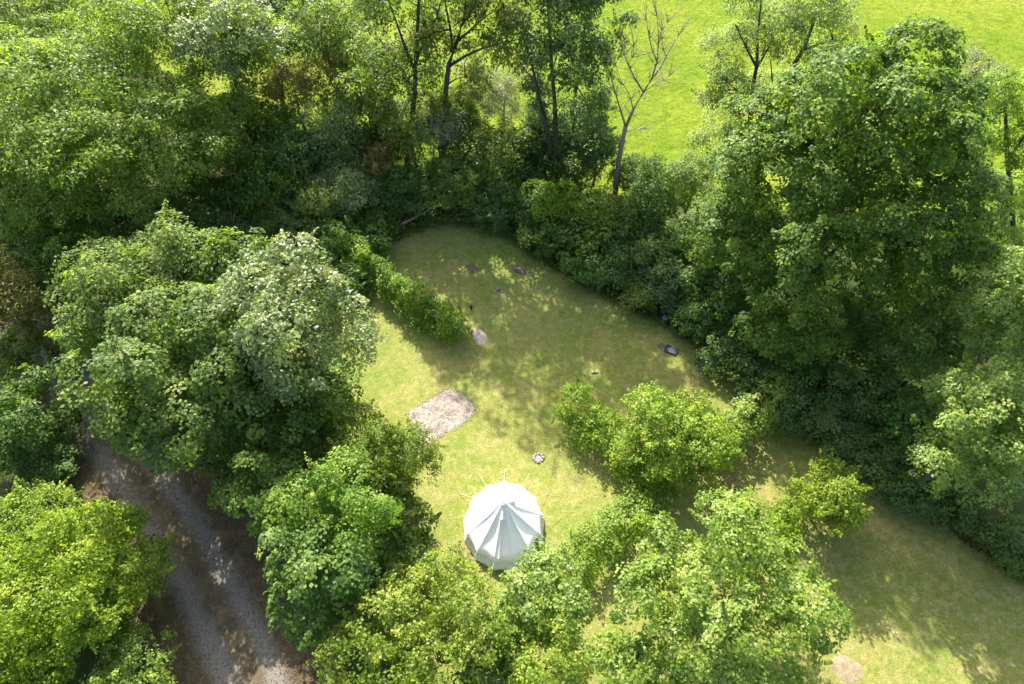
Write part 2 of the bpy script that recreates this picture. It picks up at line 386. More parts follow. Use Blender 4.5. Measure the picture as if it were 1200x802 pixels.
def auto_lobes(Rh, hz, zc, n, rng, cone=0.0):
    """irregular crown: many boughs of uneven reach spread over an ellipsoid, a leader inside"""
    L = []; ga = math.pi * (3 - math.sqrt(5)); ph = rng.random() * 6.28; n = int(n * 1.55)
    base = 1.05 / math.sqrt(n) + .075; q = rng.random(3) * 6.28
    for i in range(n):
        z = .92 - 1.46 * (i + .5) / n + rng.normal() * .10
        z = max(-.68, min(.95, z)); r = math.sqrt(max(.0, 1 - z * z)) * (1 - cone * max(0, z + .15)); a = ph + ga * i + rng.normal() * .4
        reach = 1 + .13 * math.sin(2 * a + q[0] + z * 2) + .10 * math.sin(3 * a + q[1] - z * 3) + rng.normal() * .07
        s = base * (.60 + .80 * rng.random()); k = reach - s * (.8 + .2 * rng.random())
        L.append(((Rh * r * math.cos(a) * k, Rh * r * math.sin(a) * k, zc + hz * z * k),
                  (Rh * s * (.9 + .4 * rng.random()), Rh * s * (.9 + .4 * rng.random()), max(hz * s * .75, Rh * s * .5))))
    L.append(((0, 0, zc - hz * .15), (Rh * .46 * (1 - cone * .3), Rh * .46 * (1 - cone * .3), hz * .52)))
    return L

IDX = 0
PROTO = {}
def wood(root, lobes, top, rng, mat='bark', r0=None, nb=6, base=(0, 0)):
    H = top; r0 = r0 or max(.05, .022 * H)
    pts, rad = [], []
    lean = rng.normal(size=2) * .03 * H
    for i in range(7):
        t = i / 6
        pts.append((base[0] + lean[0] * t * t + rng.normal() * .012 * H * (t > 0), base[1] + lean[1] * t * t + rng.normal() * .012 * H * (t > 0), -.05 + (H * .86 + .05) * t))
        rad.append(r0 * (1.35 if i == 0 else 1) * (1 - .88 * t))
    tube_obj('trunk', pts, rad, mat, root, 8)
    order = sorted(range(len(lobes)), key=lambda k: -lobes[k][1][0])[:nb]
    for k in order:
        c, r = lobes[k]; zt = max(.15 * H, min(.8 * H, c[2] - r[2] * .9 - rng.random() * .05 * H)); t = zt / (H * .86)
        i = min(5, int(t * 6)); f = t * 6 - i
        s = np.array(pts[i]) * (1 - f) + np.array(pts[min(6, i + 1)]) * f
        e = np.array(c) + np.array([0, 0, r[2] * .55])
        mdl = s * .5 + e * .5 + np.array([(c[0] - s[0]) * .12, (c[1] - s[1]) * .12, -.03 * H]) + rng.normal(size=3) * .02 * H
        q1 = s * .75 + mdl * .25; rb = r0 * (1 - .85 * t) * .62
        tube_obj('branch', [s, q1, mdl, mdl * .45 + e * .55 + rng.normal(size=3) * .02 * H, e], [rb, rb * .85, rb * .6, rb * .38, rb * .12], mat, root, 6)

def tree(name, label, cat, cx, cy, rx, ry, zc, sp, n=9, dens=1.0, ls=1.0, group=None, mat='bark', nb=5, hz=None, cone=0.0, lobes=None):
    """a crown whose centre stands zc above the ground where the survey sees (cx,cy); rx, ry its apparent half sizes"""
    global IDX; IDX += 1
    rng = np.random.default_rng(1000 + IDX * 17)
    p = at(cx, cy, zc); dp = depth(p); Rh = rx * dp / FPX
    dd = math.atan2(CAM_H - p[2], math.hypot(p[0], p[1]))
    if hz is None:
        rm = ry * dp / FPX; v = rm * rm - (Rh * math.sin(dd)) ** 2
        hz = math.sqrt(v) / math.cos(dd) if v > 0 else 0
        hz = max(.62 * Rh, min(1.7 * Rh, hz, ))
    hz = min(hz, zc * .97)
    root = thing(name, (p[0], p[1], 0), label, cat, group)
    L = lobes or auto_lobes(Rh, hz, zc, n, rng, cone)
    key = (sp, IDX % 3) if name in ('elder_bush', 'thorn_bush', 'laurel_bush') else None
    pr = PROTO.get(key)
    if pr and .68 < Rh / pr[1] < 1.45:
        o = pr[0].copy(); link(o, root); o.scale = (Rh / pr[1], Rh / pr[1], hz / pr[2]); o.rotation_euler = (0, 0, rng.random() * 6.28)
        o.location = (0, 0, zc - pr[3] * hz / pr[2])
    else:
        V, t = foliage(L, sp, rng, dens, ls)
        o = quads_obj('crown' if 'tree' in name else 'foliage', V, t, SPEC[sp]['mat'], root)
        if key: PROTO[key] = (o, Rh, hz, zc)
    wood(root, L, zc + hz * .7, rng, mat, nb=nb)
    return root, Rh, hz

# ------------------------------------------------------------------ setting
def smooth_poly(pts, k=5):
    """closed Catmull-Rom through world points"""
    n = len(pts); out = []
    for i in range(n):
        p0, p1, p2, p3 = (np.array(pts[(i + j - 1) % n], float) for j in range(4))
        for s in range(k):
            t = s / k
            out.append(.5 * ((2 * p1) + (-p0 + p2) * t + (2 * p0 - 5 * p1 + 4 * p2 - p3) * t * t + (-p0 + 3 * p1 - 3 * p2 + p3) * t ** 3))
    return out
def sheet(name, pix, z, mat, label=None, k=5, wob=.12, seed=1):
    rng = np.random.default_rng(seed)
    pts = smooth_poly([at(*p)[:2] for p in pix], k)
    pts = [p + rng.normal(size=2) * wob for p in pts]
    o = mesh_obj(name, [(p[0], p[1], z) for p in pts], [tuple(range(len(pts)))], mat)
    # face upward
    if o.data.polygons[0].normal.z < 0: o.data.flip_normals()
    tag(o, label, None, None, 'structure')
    return o
g = 2500.0
o = mesh_obj('field', [(-g, -g, 0), (g, -g, 0), (g, g, 0), (-g, g, 0)], [(0, 1, 2, 3)], 'field_grass')
tag(o, 'bright green grazing field beyond the trees', None, None, 'structure')
wf = [(-300, -80), (300, -80), (300, 30), (60, 44), (40, 48), (15, 50), (5, 51.5), (-10, 54), (-22, 60), (-60, 90), (-300, 120)]
o = mesh_obj('woodland_floor', [(x, y, .004) for x, y in wf], [tuple(range(len(wf)))], 'woodland_soil')
tag(o, 'dark soil and litter under the trees', None, None, 'structure')
sheet('lawn', [(385, 330), (425, 300), (470, 275), (520, 262), (575, 266), (640, 308), (720, 352), (790, 385), (850, 420), (905, 470), (970, 520), (1050, 572), (1130, 630), (1210, 690),
               (1300, 760), (1350, 900), (900, 1000), (600, 950), (470, 720), (440, 600), (420, 500), (400, 420)], .008, 'lawn_grass', 'mown camping lawn between the hedges', 6, .10)

# track: ribbon with UVs
trk = [(20, 250), (45, 320), (62, 390), (90, 455), (135, 520), (185, 590), (225, 655), (262, 725), (295, 800), (330, 900), (380, 1010)]
cl = [at(*p)[:2] for p in trk]
ctr = []
for i in range(len(cl) - 1):
    p0, p1, p2, p3 = cl[max(i - 1, 0)], cl[i], cl[i + 1], cl[min(i + 2, len(cl) - 1)]
    for s in range(6):
        t = s / 6; ctr.append(.5 * ((2 * p1) + (-p0 + p2) * t + (2 * p0 - 5 * p1 + 4 * p2 - p3) * t * t + (-p0 + 3 * p1 - 3 * p2 + p3) * t ** 3))
HWD = 4.3; NU = 12
vs_, fs_, uv = [], [], []
for i, c in enumerate(ctr):
    d = ctr[min(i + 1, len(ctr) - 1)] - ctr[max(i - 1, 0)]; d /= np.linalg.norm(d); nn = np.array([-d[1], d[0]])
    for j in range(NU + 1):
        u = j / NU; x = (u - .5) * 2
        z = .012 + .05 * max(0, 1 - (abs(x) / .35) ** 2) * (.5 + .5 * math.cos(x * 9)) if abs(x) < .35 else .012
        q = c - nn * x * HWD; vs_.append((q[0], q[1], z)); uv.append((u, i / 10))
for i in range(len(ctr) - 1):
    for j in range(NU):
        a = i * (NU + 1) + j; fs_.append((a, a + 1, a + NU + 2, a + NU + 1))
o = mesh_obj('track', vs_, fs_, 'track_gravel', None, True)
if o.data.polygons[0].normal.z < 0: o.data.flip_normals()
ul = o.data.uv_layers.new(name="UVMap")
for lp in o.data.loops: ul.data[lp.index].uv = uv[lp.vertex_index]
tag(o, 'rutted gravel track with leaf litter between its wheel marks', None, None, 'structure')

def patch(name, pix, mat, label, z=.016, wob=.055, seed=3):
    """small bare patch: a fan with a ragged rim, its middle worn 2 cm proud"""
    rng = np.random.default_rng(seed); P = smooth_poly([at(*p)[:2] for p in pix], 10 if wob > .04 else 6); c = np.mean(P, 0)
    rim = [c + (p - c) * (1 + wob * rng.normal() / max(.25, np.linalg.norm(p - c))) for p in P]
    inn = [c + (p - c) * .6 for p in P]; n = len(P)
    V = [(c[0], c[1], z + .012)] + [(p[0], p[1], z + .012 + .008 * rng.random()) for p in inn] + [(p[0], p[1], z) for p in rim]
    F = [(0, 1 + k, 1 + (k + 1) % n) for k in range(n)] + [(1 + k, 1 + n + k, 1 + n + (k + 1) % n, 1 + (k + 1) % n) for k in range(n)]
    o = mesh_obj(name, V, F, mat, None, True)
    if o.data.polygons[0].normal.z < 0: o.data.flip_normals()
    return tag(o, label, None, None, 'structure')
patch('gravel_pitch', [(478, 486), (497, 473), (520, 459), (536, 459), (553, 474), (555, 484), (542, 496), (522, 508), (503, 520), (492, 510)], 'bare_earth', 'pale bare rectangular tent pitch on the lawn', wob=.075, seed=5)
patch('ash_patch', [(553, 389), (560, 384), (568, 391), (571, 400), (564, 405), (557, 400)], 'bare_earth', 'small pale bare oval patch near the left hedge end', wob=.03, seed=6)
patch('bare_patch', [(545, 313), (553, 310), (562, 316), (558, 321), (549, 320)], 'brown_earth', 'brown bare patch at the far end of the lawn', wob=.03, seed=7)
patch('burnt_patch', [(600, 313), (607, 311), (617, 319), (613, 323), (604, 320)], 'brown_earth', 'dark burnt patch near the far hedge', wob=.03, seed=8)
def b_patch3(n, l, tc):
    v = tc.outputs["Object"]
    mid = noise(n, l, 2.0, 6, .7, v, .4); fine = noise(n, l, 14, 6, .85, v)
    r1 = ramp(n, [(.33, (.13, .115, .05)), (.5, (.20, .16, .095)), (.66, (.29, .235, .165))]); l.new(mid.outputs[0], r1.inputs[0])
    f3 = ramp(n, [(.3, (.6, .6, .6)), (.5, (1, 1, 1)), (.75, (1.4, 1.4, 1.4))]); l.new(fine.outputs[0], f3.inputs[0])
    return mixc(n, l, 1.0, r1.outputs[0], f3.outputs[0], 'MULTIPLY'), fine.outputs[0], .8, .05
ground_mat('worn_turf', b_patch3)
patch('bare_patch', [(972, 778), (985, 768), (1004, 776), (1012, 792), (995, 800), (980, 792)], 'worn_turf', 'pale worn patch at the near end of the lawn', wob=.03, seed=9)
patch('bare_path', [(1108, 610), (1130, 600), (1152, 592), (1175, 560), (1205, 520), (1235, 520), (1200, 585), (1172, 622), (1158, 645), (1135, 640)], 'woodland_soil', 'worn earth gap leading out between shrubs at the right', wob=.08, seed=10)

# ------------------------------------------------------------------ bell tent
def build_tent():
    c = at(590.4, 610.0, .80); NP = 13; Rr = 2.42; ZE, ZA = .80, 3.34; RW = 2.36
    root = thing('bell_tent', (c[0], c[1], 0), 'white canvas bell tent pitched on the lawn behind the leafy trees', 'tent')
    EL = 1.12                              # pitched a little longer than wide
    ang = [R(90) - i * 2 * math.pi / NP for i in range(NP)]
    KT, KS = 9, 6
    def prof(t, sfrac):      # t 0 at the eaves, 1 at the top; sfrac 0..1 across the panel
        rr = Rr * (1 - t) + .05 * t - .10 * math.sin(math.pi * t) * .9
        zz = ZE + (ZA - ZE) * t
        sag = math.sin(math.pi * sfrac) * (.085 * math.sin(math.pi * min(1, t * 1.1 + .08)) + .07 * (1 - t) ** 6)
        return rr - sag * 1.0, zz + (.05 * math.sin(math.pi * sfrac) * (1 - t) ** 6)
    for i in range(NP):
        a0, a1 = ang[i], ang[i] - 2 * math.pi / NP
        P0, P1 = np.array([math.cos(a0), math.sin(a0)]), np.array([math.cos(a1), math.sin(a1)])
        V, F = [], []
        for k in range(KT + 1):
            for s in range(KS + 1):
                f = s / KS; r, z = prof(k / KT, f)
                d = P0 * (1 - f) + P1 * f
                V.append((d[0] * r, d[1] * r, z))
        for k in range(KT):
            for s in range(KS):
                q = k * (KS + 1) + s; F.append((q, q + KS + 1, q + KS + 2, q + 1))
        # hem flap hanging below the eaves
        o_ = len(V)
        for s in range(KS + 1):
            x, y, z = V[s]; V.append((x * 1.0, y * 1.0, z - .06))
        for s in range(KS): F.append((s, s + 1, o_ + s + 1, o_ + s))
        mesh_obj('roof_panel', V, F, 'canvas', root, True)
        # wall panel
        V, F = [], []
        for k in range(4):
            t = k / 3
            for s in range(KS + 1):
                f = s / KS; d = P0 * (1 - f) + P1 * f
                r = RW - .03 + .26 * t - .05 * math.sin(math.pi * f) + .02 * math.sin(f * 19 + i) * t
                V.append((d[0] * r, d[1] * r, (ZE - .02) * (1 - t) + .012))
        for k in range(3):
            for s in range(KS):
                q = k * (KS + 1) + s; F.append((q, q + 1, q + KS + 2, q + KS + 1))
        mesh_obj('wall_panel', V, F, 'canvas_wall', root, True)
        # seam rib
        pth = []
        for k in range(KT + 1):
            r, z = prof(k / KT, 0); pth.append((math.cos(a0) * r, math.sin(a0) * r, z + .004))
        tube_obj('seam', pth, [.016] * len(pth), 'canvas', root, 5)
        # guy rope, peg
        L = 1.15 + .12 * math.sin(i * 2.3)
        e = np.array([math.cos(a0) * Rr, math.sin(a0) * Rr, ZE - .01]); gk = np.array([math.cos(a0) * (Rr + L), math.sin(a0) * (Rr + L), .04])
        ro = tube_obj('guy_rope', [e, e * .5 + gk * .5 + np.array([0, 0, -.03]), gk], [.009] * 3, 'rope', root, 5)
        tube_obj('peg', [gk + np.array([math.cos(a0), math.sin(a0), 0]) * .06 - np.array([0, 0, .09]), gk + np.array([0, 0, .05]) - np.array([math.cos(a0), math.sin(a0), 0]) * .03], [.014, .014], 'peg_metal', ro, 5)
        tube_obj('slider', [e * .55 + gk * .45 + np.array([0, 0, -.028]), e * .48 + gk * .52 + np.array([0, 0, -.03])], [.016, .016], 'rope', ro, 5)
    # apex cap
    V, F = [], []
    for k, (r, z) in enumerate(((.21, ZA - .10), (.13, ZA - .02), (.05, ZA + .05), (.012, ZA + .10))):
        for s in range(NP): V.append((math.cos(ang[s]) * r, math.sin(ang[s]) * r, z))
    for k in range(3):
        for s in range(NP): F.append((k * NP + s, k * NP + (s + 1) % NP, (k + 1) * NP + (s + 1) % NP, (k + 1) * NP + s))
    F.append(tuple(range(3 * NP, 4 * NP)))
    mesh_obj('apex_cap', V, F, 'canvas', root, True)
    # three vents: little hoods standing off the roof below the apex
    for a in (R(-95), R(20), R(140)):
        u = np.array([math.cos(a), math.sin(a), 0]); sd = np.array([-u[1], u[0], 0])
        def rp(t, lift): 
            r, z = prof(t, 0); return u * (r + lift * .6) + np.array([0, 0, z + lift])
        top = rp(.90, .015); bl = rp(.70, .012) + sd * .17; br = rp(.70, .012) - sd * .17; bm = rp(.69, .15)
        ho = mesh_obj('vent_hood', [top, bl, bm, br], [(0, 1, 2), (0, 2, 3)], 'canvas', root)
        mesh_obj('vent_mesh', [bl * .995, bm * .985, br * .995], [(0, 1, 2)], 'grey_plastic', ho)
    # door: zipped flap on the panel facing the camera
    a = R(-97); u = np.array([math.cos(a), math.sin(a), 0]); sd = np.array([-u[1], u[0], 0])
    V = []
    for k in range(7):
        t = .03 + .55 * k / 6; r, z = prof(t, .5); p = u * (r * .975 + .03) + np.array([0, 0, z + .02]); wd = .10 * (1 - k / 6) + .008
        V += [p + sd * wd, p + u * .05 + np.array([0, 0, .05]), p - sd * wd]
    F = []
    for k in range(6):
        q = 3 * k; F += [(q, q + 1, q + 4, q + 3), (q + 1, q + 2, q + 5, q + 4)]
    mesh_obj('door_flap', V, F, 'canvas', root, True)
    for me in {ch.data for o_ in root.children for ch in (o_, *o_.children)}:
        for v in me.vertices: v.co.y *= EL
    return root
build_tent()

# ------------------------------------------------------------------ small things on the lawn
def rock(r, rng, fl=.7):
    V = []; F = []
    rings = [(-.8, .6), (-.1, 1.0), (.6, .75)]
    for z, q in rings:
        for k in range(6):
            a = k * math.pi / 3; s = r * q * (.8 + .4 * rng.random()); V.append((s * math.cos(a), s * math.sin(a), r * fl * z))
    V.append((0, 0, r * fl)); V.append((0, 0, -r * fl * .9))
    for j in range(2):
        for k in range(6): F.append((j * 6 + k, j * 6 + (k + 1) % 6, j * 6 + 6 + (k + 1) % 6, j * 6 + 6 + k))
    for k in range(6): F.append((12 + k, 12 + (k + 1) % 6, 18)); F.append(((k + 1) % 6, k, 19))
    return V, F
def disc(r, z, rng, n=14, h=.03):
    V = [(0, 0, z + h)] + [(r * (.85 + .25 * rng.random()) * math.cos(2 * math.pi * k / n), r * (.85 + .25 * rng.random()) * math.sin(2 * math.pi * k / n), z) for k in range(n)]
    return V, [(0, 1 + k, 1 + (k + 1) % n) for k in range(n)]
def fire_pit(px, py, r, label, stones, ash='ash_grey', logs=0, seed=1):
    rng = np.random.default_rng(seed); p = at(px, py)
    root = thing('fire_pit', (p[0], p[1], .008), label, 'fire pit', 'old fire pits on the lawn')
    v, f = disc(r, .008, rng); mesh_obj('ash_bed', v, f, ash, root)
    for k in range(stones):
        a = 2 * math.pi * k / stones + rng.normal() * .15; v, f = rock(.085 + .05 * rng.random(), rng)
        o = mesh_obj('stone', v, f, 'stone', root); o.location = (math.cos(a) * r * .95, math.sin(a) * r * .95, .05); o.rotation_euler = (0, 0, rng.random() * 6)
    for k in range(logs):
        a = rng.random() * 3.14; d = np.array([math.cos(a), math.sin(a), 0]) * r * .5
        tube_obj('log', [-d + np.array([0, 0, .06 + .05 * k]), d + np.array([0, 0, .09 + .05 * k])], [.045, .04], 'dead_wood', root, 6)
    return root
fire_pit(631, 537, .32, 'sunlit fire pit ringed with tan stones behind the tent', 9, 'ash_pale', 0, 1)
fire_pit(584, 342, .30, 'few whitish stones of a fire pit in the shaded far lawn', 4, 'brown_earth', 0, 2)
fire_pit(697, 437, .16, 'tiny reddish burnt spot in the dappled middle of the lawn', 2, 'brown_earth', 1, 4)
# square fire tray by the far right hedge
p = at(786, 411); root = thing('fire_tray', (p[0], p[1], .008), 'dark square metal fire tray in the shade by the long hedge', 'fire pit', None, R(-25))
h = .44
V = [(-h, -h * .8, .02), (h, -h * .8, .02), (h, h * .8, .02), (-h, h * .8, .02), (-h, -h * .8, .16), (h, -h * .8, .16), (h, h * .8, .16), (-h, h * .8, .16),
     (-h + .04, -h * .8 + .04, .16), (h - .04, -h * .8 + .04, .16), (h - .04, h * .8 - .04, .16), (-h + .04, h * .8 - .04, .16), (-h + .06, -h * .8 + .06, .06), (h - .06, -h * .8 + .06, .06), (h - .06, h * .8 - .06, .06), (-h + .06, h * .8 - .06, .06)]
F = [(3, 2, 1, 0)] + [(k, (k + 1) % 4, 4 + (k + 1) % 4, 4 + k) for k in range(4)] + [(4 + k, 4 + (k + 1) % 4, 8 + (k + 1) % 4, 8 + k) for k in range(4)] + [(8 + k, 8 + (k + 1) % 4, 12 + (k + 1) % 4, 12 + k) for k in range(4)] + [(12, 13, 14, 15)]
mesh_obj('tray', V, F, 'char', root)
rng = np.random.default_rng(77)
v, f = disc(.26, .06, rng, 10, .10); mesh_obj('ash_heap', v, f, 'ash_grey', root)
for k in range(5):
    y = -.3 + k * .15; tube_obj('grate_bar', [(-.1, y, .175), (.48, y, .175)], [.012, .012], 'steel', root, 5)
v, f = disc(.35, .006, rng, 12, .006); o = mesh_obj('bare_earth', v, f, 'brown_earth', root); o.location = (-.75, .1, 0)
# round bin at the hedge foot
p = at(779, 378); root = thing('bin', (p[0], p[1], 0), 'dark grey round lidded bin at the foot of the long hedge', 'bin')
def lathe(pr, n=18):
    V = [(r * math.cos(2 * math.pi * k / n), r * math.sin(2 * math.pi * k / n), z) for r, z in pr for k in range(n)]; F = []
    for j in range(len(pr) - 1):
        for k in range(n): F.append((j * n + k, j * n + (k + 1) % n, (j + 1) * n + (k + 1) % n, (j + 1) * n + k))
    F.append(tuple(range((len(pr) - 1) * n, len(pr) * n))); return V, F
v, f = lathe([(.20, .0), (.21, .02), (.25, .52), (.265, .53), (.265, .56), (.25, .57)]); mesh_obj('body', v, f, 'grey_plastic', root, True)
v, f = lathe([(.275, .555), (.28, .59), (.24, .625), (.08, .65), (.03, .655)]); mesh_obj('lid', v, f, 'grey_plastic', root, True)
tube_obj('handle', [(-.09, 0, .65), (-.07, 0, .70), (.07, 0, .70), (.09, 0, .65)], [.012] * 4, 'grey_plastic', root, 6)
# short post on the lawn
p = at(552, 362); root = thing('wooden_post', (p[0], p[1], 0), 'short dark wooden post standing on the lawn right of the left hedge', 'post')
tube_obj('post', [(0, 0, -.02), (.01, 0, .2), (.02, .01, .38)], [.10, .095, .09], 'bark_dark', root, 8)
v, f = lathe([(.092, .382), (.07, .41), (.02, .43)], 8); o = mesh_obj('post_cap', v, f, 'bark_dark', root); o.location = (.02, .01, 0)
# fallen log
a_, b_ = at(470, 273), at(506, 257); c_ = (a_ + b_) / 2
root = thing('fallen_log', (c_[0], c_[1], 0), 'pale fallen log lying in the undergrowth at the top of the lawn', 'log')
d_ = (b_ - a_) / 2
tube_obj('stem', [-d_ + (0, 0, .9), -d_ * .3 + np.array([.1, 0, 1.0]), d_ * .4 + np.array([0, .1, 1.0]), d_ + (0, 0, 1.15)], [.11, .10, .08, .06], 'dead_wood', root, 8)
tube_obj('stub', [d_ * .1 + np.array([0, 0, 1.0]), d_ * .1 + np.array([.2, .1, 1.5])], [.05, .03], 'dead_wood', root, 6)
tube_obj('stub', [-d_ * .75 + np.array([0, 0, 0]), -d_ * .75 + np.array([.0, .0, .95])], [.06, .06], 'dead_wood', root, 6)

# ------------------------------------------------------------------ bare wood: dead tree, twiggy heaps
def limb_tree(root, rng, start, direction, length, r, level, mat, name, out=None, spread=.55, gnarl=.12, lift=.12):
    """returns list of tube parts; child limbs recursive"""
    pts = [np.array(start, float)]; d = np.array(direction, float); d /= np.linalg.norm(d); n = 5
    for i in range(n):
        d = d + rng.normal(size=3) * gnarl + np.array([0, 0, lift * .3]); d /= np.linalg.norm(d)
        pts.append(pts[-1] + d * length / n)
    rad = [r * (1 - .8 * i / n) for i in range(n + 1)]
    out.append(tube(pts, rad, 6 if level > 0 else 5))
    if level > 0:
        for k in range(3 + (level > 1)):
            i = rng.integers(1, n); s = pts[i] * .6 + pts[i + 1] * .4
            dd = norm(pts[i + 1] - pts[i]) + norm(rng.normal(size=3)) * spread * 1.3 + np.array([0, 0, .15])
            limb_tree(root, rng, s, dd, length * (.35 + .25 * rng.random()), rad[i] * .55, level - 1, mat, name, out, spread, gnarl, lift)

def dead_tree():
    rng = np.random.default_rng(5); Y = at(720, 238)[1]
    b = at(720, 238)
    root = thing('dead_tree', tuple(b), 'tall bare dead tree with forked leafless branches against the field', 'tree')
    Q = lambda px, py, dy=0: on_y(px, py, Y + dy) - b
    def run(name, pts, r0, r1):
        P = [Q(*p) for p in pts]; k = len(P)
        tube_obj(name, P, [r0 + (r1 - r0) * i / (k - 1) for i in range(k)], 'dead_wood', root, 7)
        return P
    P = run('trunk', [(719, 245), (722, 215), (725, 190), (729, 165), (733, 148)], .28, .19)
    runs = [([(733, 150), (742, 128), (754, 108), (764, 92), (770, 72), (772, 45), (769, 8)], .2, .02, -1),
            ([(764, 92), (772, 82, 1), (781, 66, 1), (790, 50, 2), (797, 38, 2)], .12, .02, 2),
            ([(770, 72), (764, 58, -1), (760, 40, -1), (757, 18, -1)], .09, .015, -1),
            ([(754, 108), (744, 92, -1), (736, 76, -2), (730, 60, -2), (733, 42, -2)], .11, .015, -2),
            ([(754, 108, 0), (768, 98, 1), (780, 92, 1.5), (786, 88, 1.5)], .08, .012, 2),
            ([(733, 148), (726, 125, 1), (720, 105, 1.5), (715, 85, 2), (706, 70, 2)], .13, .02, 2),
            ([(742, 128), (738, 112, -1), (728, 95, -1), (720, 72, -1)], .07, .012, -1),
            ([(733, 155, 0), (742, 152, 1), (752, 152, 1)], .06, .012, 1),
            ([(726, 185, 0), (718, 172, 1), (713, 160, 1), (708, 152, 1)], .08, .015, 1),
            ([(781, 66, 1), (776, 56, 1), (776, 42, 1)], .05, .01, 1), ([(772, 45, 0), (778, 32, 0), (784, 24, 0)], .04, .008, 1),
            ([(736, 76, -2), (742, 64, -2), (743, 50, -2)], .05, .01, 0), ([(715, 85, 2), (722, 74, 2), (727, 64, 2)], .05, .01, 0)]
    tw = []
    for pts, r0, r1, dy in runs:
        PP = run('branch', pts, r0 * .72, r1 * .7)
        for i in range(1, len(PP)):
            for _ in range(4):
                s = PP[i] * .7 + PP[i - 1] * .3; d = norm(PP[i] - PP[i - 1]) + norm(rng.normal(size=3)) * .8
                limb_tree(root, rng, s, d, .8 + rng.random() * 1.2, .03, 1, 'dead_wood', 'twigs', tw)
    v, f = join(tw); tag(mesh_obj('twigs', v, f, 'dead_wood', root, True), kind='stuff')
dead_tree()

def twig_heap(cx, cy, z, label, seed, n=7, L=3.0, r=.06, name='bare_shrub', flat=True):
    rng = np.random.default_rng(seed); p = at(cx, cy, z); root = thing(name, (p[0], p[1], 0), label, 'shrub', None)
    for k in range(n):
        a = 2 * math.pi * k / n + rng.normal() * .3
        ou = []
        limb_tree(root, rng, (math.cos(a) * .15, math.sin(a) * .15, 0), (math.cos(a) * .55, math.sin(a) * .55, z / L * 1.3), L * (.8 + .4 * rng.random()), r, 2, 'dead_wood', 'branch', ou, .6, .16, .05)
        mesh_obj('branch', *ou[0], 'dead_wood', root, True)
        v, f = join(ou[1:]); tag(mesh_obj('twigs', v, f, 'dead_wood', root, True), kind='stuff')

# ------------------------------------------------------------------ trees with visible stems, drawn from the survey
def open_tree(name, label, bx, by, stems, blobs, sp, dens=.7, mat='bark_dark', cat='tree', seed=1, ls=1.0, tw=True):
    """stems: [(pixel path, r0, r1)], blobs: [(px,py,r_px,dy)] bough clumps at distance Y+dy"""
    rng = np.random.default_rng(seed); b = at(bx, by); Y = b[1]
    root = thing(name, tuple(b), label, cat, None)
    Q = lambda p: on_y(p[0], p[1], Y + (p[2] if len(p) > 2 else 0)) - b
    allp = []
    for j, (pts, r0, r1) in enumerate(stems):
        P = [Q(p) for p in pts]; k = len(P); allp += P
        tube_obj('trunk' if j == 0 else 'branch', P, [r0 + (r1 - r0) * i / (k - 1) for i in range(k)], mat, root, 7)
    L = []; hi = []
    for px, py, rp, dy in blobs:
        c = Q((px, py, dy)); r = rp * depth(c + b) / FPX
        k = 3
        for _ in range(k):
            o = rng.normal(size=3) * r * .38
            s = r * (.6 + .3 * rng.random()); L.append((tuple(c + o), (s, s, s * .75))); hi.append(py < -40)
    A_ = [l for l, q in zip(L, hi) if not q]; B_ = [l for l, q in zip(L, hi) if q]
    V, t = foliage(A_, sp, rng, dens, ls)
    if B_:
        V2, t2 = foliage(B_, sp, rng, .34, ls); V = np.concatenate([V, V2]); t = np.concatenate([t, t2])  # unseen boughs above the view, thinned to dapple the shade on the lawn
    quads_obj('crown', V, t, SPEC[sp]['mat'], root)
    if tw and allp:
        ou = []
        A = np.array(allp)
        for c, r in L[::2]:
            c = np.array(c); s = A[np.argmin(np.linalg.norm(A - c, axis=1))]
            m_ = s * .5 + c * .5 + rng.normal(size=3) * .3
            ou.append(tube([s, m_, c], [.07, .045, .015], 5))
            for _ in range(2):
                limb_tree(root, rng, m_ * .5 + c * .5, rng.normal(size=3) + (c - s) * .3, r[0] * 1.1, .03, 1, mat, 'twigs', ou)
        v, f = join(ou); tag(mesh_obj('twigs', v, f, mat, root, True), kind='stuff')
    return root

# --- row of tall trees along the field
open_tree('ash_tree', 'light ash with forked dark stem left of the long-limbed ash', 470, 215,
          [([(474, 225), (480, 160), (486, 110), (487, 78), (489, 40), (492, -20), (494, -60)], .27, .08), ([(487, 85), (476, 60, -1), (466, 30, -2), (455, 0, -2)], .16, .04), ([(488, 70), (499, 45, 1), (512, 20, 1), (520, -10, 1)], .14, .04), ([(484, 105), (470, 80, 1), (456, 55, 1)], .12, .03)],
          [(440, 20, 34, -1), (470, 60, 30, 1), (455, 85, 26, 0), (500, 20, 30, 2), (475, -15, 36, 0), (430, 60, 28, 2), (505, 60, 24, -1), (520, -20, 30, 1), (440, -30, 34, 0), (420, 95, 26, -2), (487, 62, 18, 1), (505, 90, 18, 1), (470, 95, 20, -1), (430, -70, 44, 0), (490, -70, 44, 1), (455, -105, 44, 0), (515, -100, 40, -1)], 'ash', .9, seed=11)
